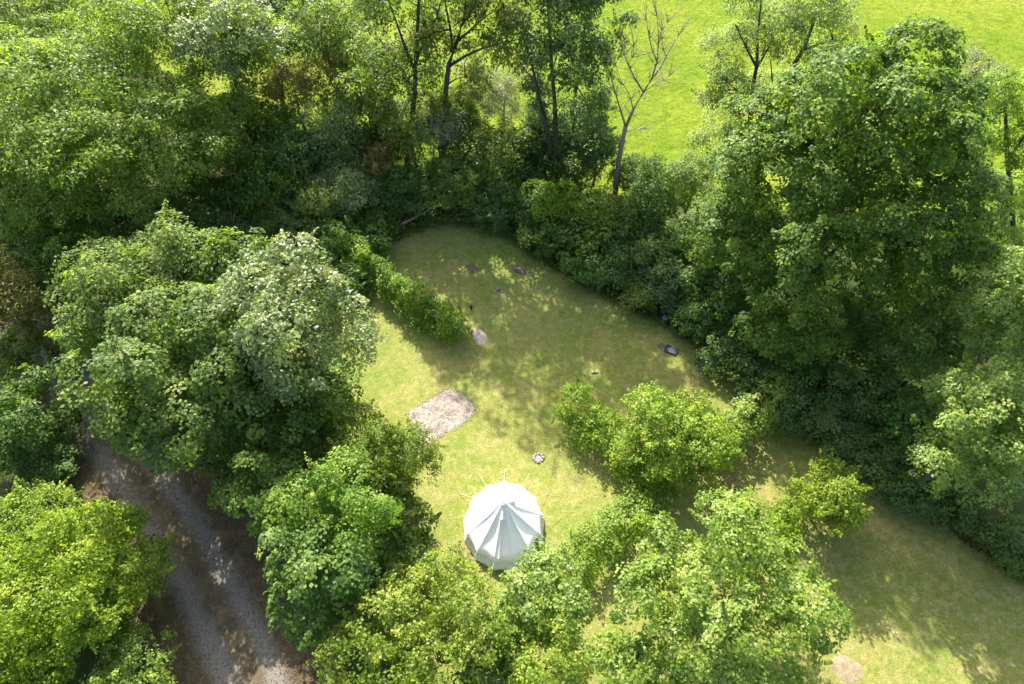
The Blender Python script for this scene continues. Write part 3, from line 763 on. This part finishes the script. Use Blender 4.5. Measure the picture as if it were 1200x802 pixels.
open_tree('ash_tree', 'tall ash with long dark limb reaching right over the grey willow', 521, 215,
          [([(519, 225), (520, 160), (522, 110), (526, 75), (536, 48), (545, 15), (548, -40)], .30, .08), ([(526, 78), (545, 66, -1), (565, 57, -1.5), (590, 50, -2), (610, 46, -2)], .14, .03), ([(536, 48), (552, 35, 1), (566, 22, 1), (580, 12, 1)], .12, .03), ([(530, 62), (528, 35, 1), (522, 5, 1), (518, -25, 1)], .14, .03), ([(541, 30), (556, 8, -1), (566, -20, -1)], .10, .03), ([(523, 100), (534, 93), (545, 90)], .08, .03)],
          [(545, 0, 28, 0), (575, 10, 30, 1), (600, 35, 26, -1), (560, -25, 34, 0), (525, -25, 30, 1), (580, 75, 24, 2), (545, 100, 22, 2), (595, -15, 30, 2), (610, 65, 20, 0), (555, 55, 14, 1), (530, 40, 16, 1), (560, 30, 20, -1), (508, 40, 18, 1), (580, 45, 18, 1), (540, -75, 44, 0), (600, -60, 40, 1), (570, -108, 46, 0), (530, -120, 36, 0), (620, -95, 40, 0)], 'ash', .9, seed=12)
open_tree('ash_tree', 'dark green ash of slender leaning stems left of the dead tree', 660, 235,
          [([(655, 240), (654, 190), (652, 165), (650, 120), (646, 70), (643, 20), (640, -40)], .26, .08), ([(658, 225), (664, 180, 1), (672, 150, 1), (675, 100, 1), (683, 50, 1), (690, 0, 1)], .24, .06), ([(650, 200), (640, 150, -1), (631, 110, -1), (622, 70, -1), (612, 40, -1)], .22, .05), ([(668, 165, 1), (684, 145, 2), (698, 125, 2), (708, 105, 2)], .12, .03), ([(640, 140, -1), (628, 100, -2), (618, 85, -2)], .09, .03)],
          [(640, 20, 36, 0), (680, 10, 34, 1), (700, 50, 28, 1), (655, 60, 32, -1), (690, 85, 30, 0), (640, 95, 26, 1), (672, 120, 28, -1), (640, 140, 22, 2), (700, 125, 24, 2), (660, 170, 24, 1), (690, 165, 18, 0), (625, 50, 22, 0), (665, -25, 40, 0), (635, 195, 20, 1), (695, 195, 18, 2), (718, 30, 18, 1), (640, -60, 44, 0), (700, -40, 36, 0), (670, -100, 44, 0)], 'dark_ash', .9, seed=13)
open_tree('ash_tree', 'pale feathery ash with two dark leaning stems at the field edge', 872, 245,
          [([(874, 250), (877, 200), (878, 150), (881, 110), (887, 75), (888, 40), (892, 0)], .28, .05), ([(874, 240, 1), (893, 137, 1), (910, 115, 1), (925, 85, 1), (943, 55, 1), (955, 22, 1), (968, -15, 1)], .30, .07), ([(887, 80), (874, 55, -1), (862, 30, -1)], .12, .03), ([(888, 78), (900, 58, 1), (908, 35, 1)], .10, .03), ([(880, 120), (862, 105, -1), (848, 92, -1)], .10, .03), ([(943, 58, 1), (960, 52, 2), (976, 46, 2)], .12, .03), ([(912, 112, 1), (905, 95, 0), (903, 70, 0)], .1, .03)],
          [(845, 60, 26, 0), (880, 25, 32, 0), (910, 45, 28, 1), (860, 110, 26, -1), (895, 95, 24, 1), (850, 150, 24, 1), (920, 10, 30, 2), (835, 105, 18, 0), (870, -15, 34, 0), (945, 10, 26, 1), (845, 190, 22, 0), (980, 0, 30, 2), (990, 25, 22, 3), (828, 175, 16, 1), (935, 60, 18, 2), (878, 170, 18, 2), (965, 55, 18, 2)], 'pale_ash', 1.7, seed=14)
open_tree('ash_tree', 'thin grey-leaved young ash at the right behind the big sycamore', 1140, 175,
          [([(1140, 180), (1143, 145), (1150, 120), (1156, 95), (1160, 70)], .14, .04), ([(1150, 120), (1163, 108, 1), (1176, 96, 1)], .08, .02), ([(1146, 135), (1138, 118, -1), (1133, 100, -1)], .08, .02)],
          [(1150, 85, 20, 0), (1170, 95, 16, 1), (1140, 105, 16, 0), (1160, 120, 16, -1)], 'grey', .8, seed=15)
open_tree('ash_tree', 'sunlit yellow-green ash at the right edge above the pale sycamore', 1195, 300,
          [([(1190, 305), (1185, 240), (1180, 180), (1178, 130), (1182, 90)], .24, .06), ([(1184, 230), (1160, 205, 1), (1145, 190, 1), (1140, 165, 1)], .12, .03), ([(1181, 190), (1200, 160, -1), (1215, 130, -1)], .12, .03)],
          [(1180, 120, 26, 0), (1205, 150, 30, 0), (1160, 170, 24, 1), (1185, 190, 26, -1), (1150, 215, 22, 1), (1200, 225, 26, 0), (1165, 240, 22, 2), (1220, 100, 30, 0), (1150, 255, 20, 1), (1130, 240, 16, 1), (1210, 270, 24, 1), (1185, 90, 20, 0)], 'lime', .8, seed=16)

T = tree
# --- top left wood
T('ash_tree', 'huge spreading ash filling the top left corner of the wood', 'tree', 145, 115, 178, 138, 10.5, 'ash', 26, 1.25, mat='bark_dark', nb=9, group=None)
T('lime_tree', 'silvery sunlit tree at the top edge behind the huge ash', 'tree', 258, 40, 62, 66, 15, 'sheen', 9)
T('ash_tree', 'pale olive ash at the far top left corner', 'tree', 20, 0, 70, 50, 14, 'ash', 8, .8)
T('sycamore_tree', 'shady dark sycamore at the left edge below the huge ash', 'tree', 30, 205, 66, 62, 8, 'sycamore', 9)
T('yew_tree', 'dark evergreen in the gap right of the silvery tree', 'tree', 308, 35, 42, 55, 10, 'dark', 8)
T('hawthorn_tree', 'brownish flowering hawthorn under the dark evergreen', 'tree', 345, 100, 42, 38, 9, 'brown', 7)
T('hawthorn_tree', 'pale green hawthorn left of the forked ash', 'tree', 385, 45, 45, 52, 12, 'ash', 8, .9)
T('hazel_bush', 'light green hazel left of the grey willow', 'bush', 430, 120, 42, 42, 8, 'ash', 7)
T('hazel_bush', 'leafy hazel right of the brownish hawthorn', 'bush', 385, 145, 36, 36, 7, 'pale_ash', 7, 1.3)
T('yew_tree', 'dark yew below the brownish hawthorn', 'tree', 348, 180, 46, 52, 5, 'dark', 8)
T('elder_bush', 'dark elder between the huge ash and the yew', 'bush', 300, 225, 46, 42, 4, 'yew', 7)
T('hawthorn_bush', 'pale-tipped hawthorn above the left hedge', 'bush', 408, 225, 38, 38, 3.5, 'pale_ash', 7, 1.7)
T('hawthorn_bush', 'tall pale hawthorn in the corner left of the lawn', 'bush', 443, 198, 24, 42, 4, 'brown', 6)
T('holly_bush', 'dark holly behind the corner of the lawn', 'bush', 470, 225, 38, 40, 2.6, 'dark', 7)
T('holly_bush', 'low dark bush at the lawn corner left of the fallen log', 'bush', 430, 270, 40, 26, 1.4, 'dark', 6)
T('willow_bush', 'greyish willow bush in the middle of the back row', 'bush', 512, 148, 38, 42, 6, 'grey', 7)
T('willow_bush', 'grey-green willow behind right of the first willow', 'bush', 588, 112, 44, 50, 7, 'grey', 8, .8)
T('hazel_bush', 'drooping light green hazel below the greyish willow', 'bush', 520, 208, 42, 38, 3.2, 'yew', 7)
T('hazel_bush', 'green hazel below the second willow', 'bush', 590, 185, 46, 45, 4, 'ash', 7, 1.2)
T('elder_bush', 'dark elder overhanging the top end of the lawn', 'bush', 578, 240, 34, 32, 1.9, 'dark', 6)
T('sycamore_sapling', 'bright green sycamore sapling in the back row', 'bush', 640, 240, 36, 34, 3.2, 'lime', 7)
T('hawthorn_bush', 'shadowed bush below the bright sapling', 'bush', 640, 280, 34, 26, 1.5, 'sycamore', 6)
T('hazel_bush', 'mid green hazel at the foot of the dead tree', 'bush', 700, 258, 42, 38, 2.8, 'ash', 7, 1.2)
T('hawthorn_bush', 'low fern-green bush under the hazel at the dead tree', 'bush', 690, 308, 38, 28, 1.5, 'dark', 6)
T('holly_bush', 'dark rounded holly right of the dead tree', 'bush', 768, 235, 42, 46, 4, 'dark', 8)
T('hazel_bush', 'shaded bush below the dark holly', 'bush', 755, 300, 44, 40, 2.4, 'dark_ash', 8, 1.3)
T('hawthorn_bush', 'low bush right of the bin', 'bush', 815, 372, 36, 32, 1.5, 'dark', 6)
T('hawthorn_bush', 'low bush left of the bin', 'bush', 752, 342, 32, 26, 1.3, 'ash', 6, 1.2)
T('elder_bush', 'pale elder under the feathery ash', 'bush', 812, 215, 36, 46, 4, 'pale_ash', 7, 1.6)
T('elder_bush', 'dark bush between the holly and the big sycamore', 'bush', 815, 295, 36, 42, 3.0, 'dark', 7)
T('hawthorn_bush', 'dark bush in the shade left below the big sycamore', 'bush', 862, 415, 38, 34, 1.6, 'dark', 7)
for x, y, a, b, z, sp, lab in [(250, 150, 46, 44, 6, 'dark', 'dark thorn bush behind the huge ash'), (308, 140, 40, 46, 6, 'dark', 'dark thorn bush behind the dark yew'), (478, 145, 34, 42, 7, 'ash', 'leafy thorn bush hiding the foot of the forked ash'), (535, 135, 30, 36, 6.5, 'yew', 'olive thorn bush hiding the foot of the long-limbed ash'), (640, 165, 34, 40, 5, 'dark_ash', 'shaggy thorn bush hiding the feet of the slender ash'), (700, 170, 26, 36, 5, 'dark_ash', 'shaggy thorn bush just left of the dead tree'), (455, 165, 36, 40, 4, 'dark', 'dark thorn bush behind the corner of the lawn'), (552, 160, 34, 36, 4, 'ash', 'green thorn bush between the two willows'), (630, 190, 34, 36, 3.4, 'dark', 'dark thorn bush at the foot of the slender ash'),
        (668, 205, 34, 36, 3, 'ash', 'thorn bush right of the slender ash foot'), (738, 205, 26, 32, 2.6, 'dark', 'thorn bush behind the dead tree'), (545, 205, 36, 34, 3, 'dark', 'shadowed thorn bush under the long-limbed ash'), (405, 175, 40, 40, 5, 'dark', 'dark thorn bush left of the willow'),
        (620, 240, 34, 32, 2.2, 'dark', 'dark thorn bush left of the bright sapling'), (670, 262, 34, 32, 2, 'sycamore', 'green thorn bush right of the bright sapling'), (725, 285, 36, 32, 2, 'dark', 'dark thorn bush in front of the dead tree foot'), (790, 325, 40, 36, 2.2, 'dark_ash', 'drooping thorn bush above the bin'),
        (840, 345, 40, 42, 3, 'dark', 'dark thorn bush under the leaning sycamore'), (420, 60, 50, 50, 9, 'ash', 'leafy young ash between the hawthorn and the forked ash'), (370, -20, 70, 50, 12, 'dark', 'dark tree at the top edge right of the silvery tree')]:
    T('thorn_bush' if z < 8 else 'ash_tree', lab, 'bush' if z < 8 else 'tree', x, y, a, b, z, sp, 7, 1.1)
# --- the big sycamore and the right side
p0 = at(950, 372)
T('sycamore_tree', 'biggest round sycamore dominating the right side', 'tree', 996, 232, 156, 205, 12.0, 'sycamore', 44, 1.05, nb=10, cone=.42)
T('sycamore_tree', 'smaller sycamore leaning out of the left flank of the biggest sycamore', 'tree', 868, 288, 60, 72, 6, 'sycamore', 10)
T('hawthorn_bush', 'golden sunlit hawthorn right of the biggest sycamore', 'bush', 1140, 285, 44, 52, 4, 'gold', 7)
T('sycamore_tree', 'shaded sycamore between the biggest sycamore and the right edge', 'tree', 1098, 395, 58, 66, 6, 'sycamore', 9)
T('sycamore_tree', 'pale sunlit sycamore cut by the right edge', 'tree', 1200, 365, 66, 104, 12, 'pale', 11)
T('sycamore_tree', 'pale sycamore overhanging the right end of the lawn', 'tree', 1140, 505, 70, 84, 7.8, 'pale', 12, 1.0)
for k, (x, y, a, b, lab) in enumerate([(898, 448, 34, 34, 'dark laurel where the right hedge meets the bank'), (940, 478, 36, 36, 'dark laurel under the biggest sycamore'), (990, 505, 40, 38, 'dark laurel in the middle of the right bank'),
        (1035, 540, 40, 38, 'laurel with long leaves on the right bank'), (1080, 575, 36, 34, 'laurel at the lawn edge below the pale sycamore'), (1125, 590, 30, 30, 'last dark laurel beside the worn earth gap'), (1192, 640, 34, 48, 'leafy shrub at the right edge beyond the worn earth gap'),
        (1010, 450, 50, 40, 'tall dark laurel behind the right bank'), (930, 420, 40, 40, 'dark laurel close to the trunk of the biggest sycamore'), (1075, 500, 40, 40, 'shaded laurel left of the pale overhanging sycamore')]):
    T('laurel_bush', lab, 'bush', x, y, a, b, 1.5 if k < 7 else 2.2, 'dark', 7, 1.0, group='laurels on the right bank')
# --- left middle wood
T('field_maple_tree', 'light field maple above the dark sycamore by the track', 'tree', 160, 322, 88, 56, 8.5, 'ash', 11, 1.1)
T('field_maple_tree', 'mid green maple below the bare twigs', 'tree', 262, 312, 62, 48, 8, 'sycamore', 9)
T('sycamore_tree', 'silvery sunlit sycamore leaning over the left lawn', 'tree', 345, 385, 88, 98, 9, 'sheen', 13)
T('sycamore_tree', 'dark shady sycamore over the start of the track', 'tree', 212, 437, 108, 103, 8.0, 'sycamore', 15, 1.35)
T('sycamore_sapling', 'bright lit sapling left of the dark sycamore', 'bush', 108, 400, 28, 44, 7, 'lime', 7)
T('sycamore_tree', 'lower dark sycamore drooping to the track edge', 'tree', 330, 480, 72, 78, 5, 'sycamore', 10, 1.2)
T('hazel_bush', 'shaded hazel hanging over the right edge of the track', 'bush', 266, 545, 40, 36, 2.3, 'sycamore', 7)
T('hawthorn_tree', 'hawthorn at the left edge above the track', 'tree', 70, 300, 48, 40, 6, 'sycamore', 8)
T('larch_tree', 'brownish conifer at the left edge', 'tree', 8, 350, 42, 78, 6, 'brown', 9)
T('cotoneaster_bush', 'drooping grey shrub at the left edge beside the track', 'bush', 30, 495, 56, 60, 3, 'dark', 10, 1.2)
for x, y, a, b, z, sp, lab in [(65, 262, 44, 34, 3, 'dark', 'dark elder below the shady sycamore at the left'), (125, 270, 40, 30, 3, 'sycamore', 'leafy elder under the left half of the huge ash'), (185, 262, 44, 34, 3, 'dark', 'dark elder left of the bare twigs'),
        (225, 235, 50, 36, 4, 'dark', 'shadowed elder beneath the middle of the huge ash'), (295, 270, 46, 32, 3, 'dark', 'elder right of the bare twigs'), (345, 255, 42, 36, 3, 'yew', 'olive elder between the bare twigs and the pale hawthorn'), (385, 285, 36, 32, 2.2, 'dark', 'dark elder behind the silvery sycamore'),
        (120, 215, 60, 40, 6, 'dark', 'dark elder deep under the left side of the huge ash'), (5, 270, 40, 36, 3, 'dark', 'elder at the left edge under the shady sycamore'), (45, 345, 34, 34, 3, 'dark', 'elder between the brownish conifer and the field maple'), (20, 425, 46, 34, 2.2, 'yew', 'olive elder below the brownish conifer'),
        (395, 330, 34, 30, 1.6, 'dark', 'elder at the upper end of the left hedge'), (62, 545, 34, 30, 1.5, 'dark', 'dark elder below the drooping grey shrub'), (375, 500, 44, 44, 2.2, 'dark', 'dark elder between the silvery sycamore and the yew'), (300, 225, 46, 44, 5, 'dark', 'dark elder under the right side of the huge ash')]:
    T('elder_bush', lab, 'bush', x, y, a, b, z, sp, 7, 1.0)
# --- bottom left
T('hawthorn_bush', 'large bright hawthorn in the lower left corner', 'bush', 84, 690, 92, 88, 3.6, 'hawthorn', 18, 1.1)
T('hawthorn_bush', 'bright hawthorn behind the large corner hawthorn', 'bush', 36, 618, 58, 38, 2.6, 'hawthorn', 9)
T('hawthorn_bush', 'yellowish hawthorn at the bottom edge beside the track', 'bush', 150, 800, 54, 34, 2.2, 'gold', 7, 1.3, .85)
T('hawthorn_bush', 'olive hawthorn in the extreme lower left corner', 'bush', 10, 790, 62, 48, 2.6, 'hawthorn', 8)
# --- bottom middle
T('yew_tree', 'dense olive yew by the bare tent pitch', 'tree', 446, 540, 56, 62, 4.2, 'yew', 11, 1.2)
T('sycamore_tree', 'mid green sycamore between the track and the lime', 'tree', 330, 582, 48, 52, 4.2, 'sycamore', 8)
T('lime_tree', 'tall bright lime right of the track', 'tree', 400, 605, 62, 66, 6, 'lime', 10)
T('lime_tree', 'wide green lime hanging over the track', 'tree', 376, 690, 60, 72, 4.8, 'sycamore', 11, 1.2)
T('elder_bush', 'green elder between the yew and the tent', 'bush', 470, 625, 44, 38, 2.2, 'sycamore', 7)
T('beech_tree', 'yellow-green beech at the bottom in front of the tent', 'tree', 492, 742, 88, 84, 4.8, 'beech', 13, 1.1)
T('sycamore_tree', 'young sycamore half hiding the right side of the tent', 'tree', 637, 697, 52, 52, 4.2, 'pale', 9, 1.1)
T('beech_tree', 'pale young beech at the bottom edge below the young sycamore', 'tree', 640, 775, 52, 48, 4, 'beech', 9, 1.0)
T('elder_bush', 'elder filling the gap between the beech and the young sycamore', 'bush', 590, 742, 38, 40, 2.8, 'lime', 7, 1.0)
T('hawthorn_bush', 'hawthorn in the gap at the bottom edge between the two beeches', 'bush', 560, 790, 40, 36, 2.5, 'sycamore', 7)
T('sycamore_tree', 'wide sunlit sycamore at the bottom right', 'tree', 858, 700, 117, 104, 5.6, 'pale', 20, 1.0)
T('sycamore_tree', 'shaded sycamore cut by the bottom edge left of the wide one', 'tree', 748, 786, 48, 44, 4.4, 'pale', 9)
T('hornbeam_bush', 'spiky light green shrub alone on the right lawn', 'bush', 968, 586, 37, 54, 2.7, 'hawthorn', 9, 1.3)
T('hornbeam_bush', 'small sprawling shrub left of the spiky shrub', 'bush', 916, 612, 26, 20, .9, 'hawthorn', 5)
T('lime_tree', 'young yellow-green lime in the middle of the right hedge', 'tree', 792, 512, 62, 76, 3.6, 'beech', 13, 1.35)
twig_heap(245, 258, 5.2, 'bare grey twigs under the huge ash', 31, 10, 5.0, .07)
twig_heap(28, 565, 1.4, 'bare twigs between the drooping shrub and the bright hawthorns', 32, 6, 2.2, .04)

T('laurel_bush', 'dark laurel filling the hollow right of the biggest trunk', 'bush', 1018, 378, 46, 40, 3.0, 'dark', 7, 1.0, group='laurels on the right bank')
T('laurel_bush', 'tall laurel between the hollow and the shaded sycamore at the right', 'bush', 1070, 352, 44, 42, 3.4, 'dark', 7, 1.0, group='laurels on the right bank')
# ------------------------------------------------------------------ hedges
def hedge(label, pix, r, hgt, sp, seed, dens=1.0, spikes=0):
    rng = np.random.default_rng(seed); W = [at(*p) for p in pix]
    c0 = sum(W) / len(W); root = thing('hedge', (c0[0], c0[1], 0), label, 'hedge', 'clipped hedges between the pitches')
    L = []; stems = []
    for i in range(len(W) - 1):
        d = np.linalg.norm(W[i + 1] - W[i]); k = max(1, int(d / (r * .75)))
        for s in range(k):
            p = W[i] + (W[i + 1] - W[i]) * (s + .5) / k - c0
            hh = hgt * (.85 + .3 * rng.random()); rr = r * (.85 + .3 * rng.random())
            L.append(((p[0] + rng.normal() * .12, p[1] + rng.normal() * .12, hh * .52), (rr, rr, hh * .5)))
            stems.append((p, hh))
    for _ in range(spikes):
        p, hh = stems[rng.integers(len(stems))]; L.append(((p[0] + rng.normal() * .3, p[1] + rng.normal() * .3, hh * 1.05), (.28, .28, .6)))
    V, t = foliage(L, sp, rng, dens)
    quads_obj('foliage', V, t, SPEC[sp]['mat'], root)
    for p, hh in stems[::2]:
        tube_obj('stem', [(p[0], p[1], -.03), (p[0] + rng.normal() * .08, p[1], hh * .5), (p[0] + rng.normal() * .15, p[1] + rng.normal() * .1, hh * .85)], [.06, .045, .015], 'bark', root, 6)
hedge('left hedge running out onto the lawn with ragged sunlit top', [(420, 315), (455, 342), (495, 372), (538, 400)], 1.1, 2.3, 'lime', 41, 1.2, 16)
hedge('dense green hedge end pointing at the bare pitch, left of the young lime', [(668, 484), (702, 514), (745, 552), (772, 578)], 1.6, 2.6, 'lime', 42, 1.2)
hedge('hedge joining the young lime to the right bank', [(828, 545), (858, 515), (886, 490), (908, 468)], 1.4, 2.9, 'pale', 43, 1.2)
hedge('low hedge running down from the young lime towards the tent trees', [(775, 585), (738, 612), (705, 642), (676, 672)], 1.25, 2.1, 'lime', 44, 1.1)

# wood chips on the bare pitch
def chips(name, label, pix, n, seed, L=.07):
    rng = np.random.default_rng(seed); P2 = scatter(pix, n, rng); k = len(P2)
    P = np.column_stack([P2, .024 + .02 * rng.random(k)]); N = norm(np.array([0, 0, 1.0]) + rng.normal(size=(k, 3)) * .35)
    T_ = rng.normal(size=(k, 3)); T_ = norm(T_ - N * np.sum(T_ * N, 1, keepdims=True)); q = .6 + .9 * rng.random(k)
    P[:, 2] += .012; V = kites(P, N, T_, L * q, L * .6 * q); V[:, :, 2] = np.maximum(V[:, :, 2], .02)
    tag(quads_obj(name, V, .5 + rng.normal(size=k) * .3, 'chip'), label, 'wood chips', None, 'stuff')
# ------------------------------------------------------------------ ground cover, litter, grass (uncountable)
def in_poly(P, poly):
    x, y = P[:, 0], P[:, 1]; ins = np.zeros(len(P), bool); n = len(poly)
    for i in range(n):
        (x1, y1), (x2, y2) = poly[i][:2], poly[(i + 1) % n][:2]
        c = ((y1 > y) != (y2 > y)) & (x < (x2 - x1) * (y - y1) / (y2 - y1 + 1e-12) + x1); ins ^= c
    return ins
def scatter(pix, n, rng):
    poly = [at(*p) for p in pix]; A = np.array(poly)[:, :2]; lo, hi = A.min(0), A.max(0)
    P = lo + (hi - lo) * rng.random((n, 2)); return P[in_poly(P, poly)]
def ground_leaves(name, label, pix, n, mat, L, W, hmax, seed, jit=.5, cat='undergrowth'):
    rng = np.random.default_rng(seed); P2 = scatter(pix, n, rng); k = len(P2)
    z = .03 + hmax * rng.random(k) ** 1.5 * (.4 + .6 * (np.sin(P2[:, 0] * .9) * np.sin(P2[:, 1] * .7 + 1) * .5 + .5))
    P = np.column_stack([P2, z]); N = norm(np.array([0, 0, 1.0]) + rng.normal(size=(k, 3)) * jit)
    T_ = rng.normal(size=(k, 3)); T_ = norm(T_ - N * np.sum(T_ * N, 1, keepdims=True)); s = .7 + .6 * rng.random(k)
    V = kites(P, N, T_, L * s, W * s); V[:, :, 2] = np.maximum(V[:, :, 2], .02)
    o = quads_obj(name, V, .5 + rng.normal(size=k) * .22, mat); tag(o, label, cat, None, 'stuff'); return o
ground_leaves('undergrowth', 'nettles and ivy under the trees at the far end of the lawn', [(360, 300), (400, 200), (600, 180), (760, 250), (900, 330), (1000, 380), (1100, 430), (1140, 600), (1050, 578), (960, 520), (850, 425), (700, 348), (570, 266), (510, 262), (440, 300), (400, 330)], 60000, 'leaf_dark', .26, .18, .8, 51)
ground_leaves('undergrowth', 'weeds under the wood on the left', [(-60, 260), (400, 230), (440, 330), (420, 470), (440, 620), (300, 560), (200, 470), (110, 440), (0, 440)], 30000, 'leaf_dark', .24, .16, .6, 52)
ground_leaves('leaf_litter', 'brown dead leaves scattered over the track', [(60, 440), (120, 450), (240, 560), (330, 640), (420, 820), (200, 830), (150, 640)], 26000, 'leaf_litter', .10, .06, .02, 53, .25, 'leaf litter')
def blades(name, label, pix, n, mat, h, wd, seed, tuft=.0):
    rng = np.random.default_rng(seed); P2 = scatter(pix, n, rng); k = len(P2)
    a = rng.random(k) * 6.28; s = (.5 + rng.random(k)) * h
    dx = np.column_stack([np.cos(a), np.sin(a), np.zeros(k)]); lean = np.column_stack([rng.normal(size=(k, 2)) * .55, np.ones(k)])
    B = np.column_stack([P2, np.full(k, .006)]); top = B + lean * s[:, None]
    V = np.stack([B - dx * wd, B + dx * wd, top + dx * wd * .4, top - dx * wd * .4], 1)
    V[:, :, 2] = np.maximum(V[:, :, 2], .004)
    o = quads_obj(name, V, .5 + rng.normal(size=k) * .25, mat); tag(o, label, 'grass', None, 'stuff')
chips('wood_chips', 'pale chips strewn over the bare tent pitch', [(474, 486), (496, 470), (520, 455), (538, 456), (558, 472), (559, 485), (544, 499), (522, 511), (502, 524), (489, 511)], 5200, 71)
blades('grass', 'short mown grass of the camping lawn', [(385, 330), (520, 262), (575, 266), (720, 352), (850, 420), (905, 470), (1050, 572), (1210, 690), (1210, 830), (600, 830), (440, 600), (400, 420)], 30000, 'grass_blade', .035, .018, 61)
rng = np.random.default_rng(66); pl = [at(*p)[:2] for p in [(395, 330), (425, 300), (470, 275), (520, 262), (575, 266), (640, 308), (720, 352), (790, 385), (850, 420), (905, 470), (970, 520), (1050, 572), (1130, 630), (1210, 690)]]
E = []
for a_, b_ in zip(pl[:-1], pl[1:]):
    k = int(np.linalg.norm(b_ - a_) * 260); t_ = rng.random(k)[:, None]; d_ = (b_ - a_) / np.linalg.norm(b_ - a_)
    E.append(a_ + (b_ - a_) * t_ + np.array([-d_[1], d_[0]]) * (rng.normal(size=(k, 1)) * .38 + .15))
P2 = np.concatenate(E); k = len(P2); a_ = rng.random(k) * 6.28; hh = (.10 + .22 * rng.random(k) ** 2)[:, None]
dx = np.column_stack([np.cos(a_), np.sin(a_), np.zeros(k)]) * .022; B = np.column_stack([P2, np.full(k, .01)]); top = B + np.column_stack([rng.normal(size=(k, 2)) * .5, np.ones(k)]) * hh
V = np.stack([B - dx, B + dx, top + dx * .4, top - dx * .4], 1)
tag(quads_obj('long_grass', V, .4 + rng.normal(size=k) * .25, 'grass_blade'), 'ragged unmown grass along the foot of the bushes round the lawn', 'grass', None, 'stuff')
blades('grass', 'rough grass tufts of the bright field', [(720, -40), (1250, -40), (1250, 170), (1100, 140), (830, 200), (730, 215)], 12000, 'meadow_blade', .07, .05, 62)
print("LEAVES", N_LEAF)
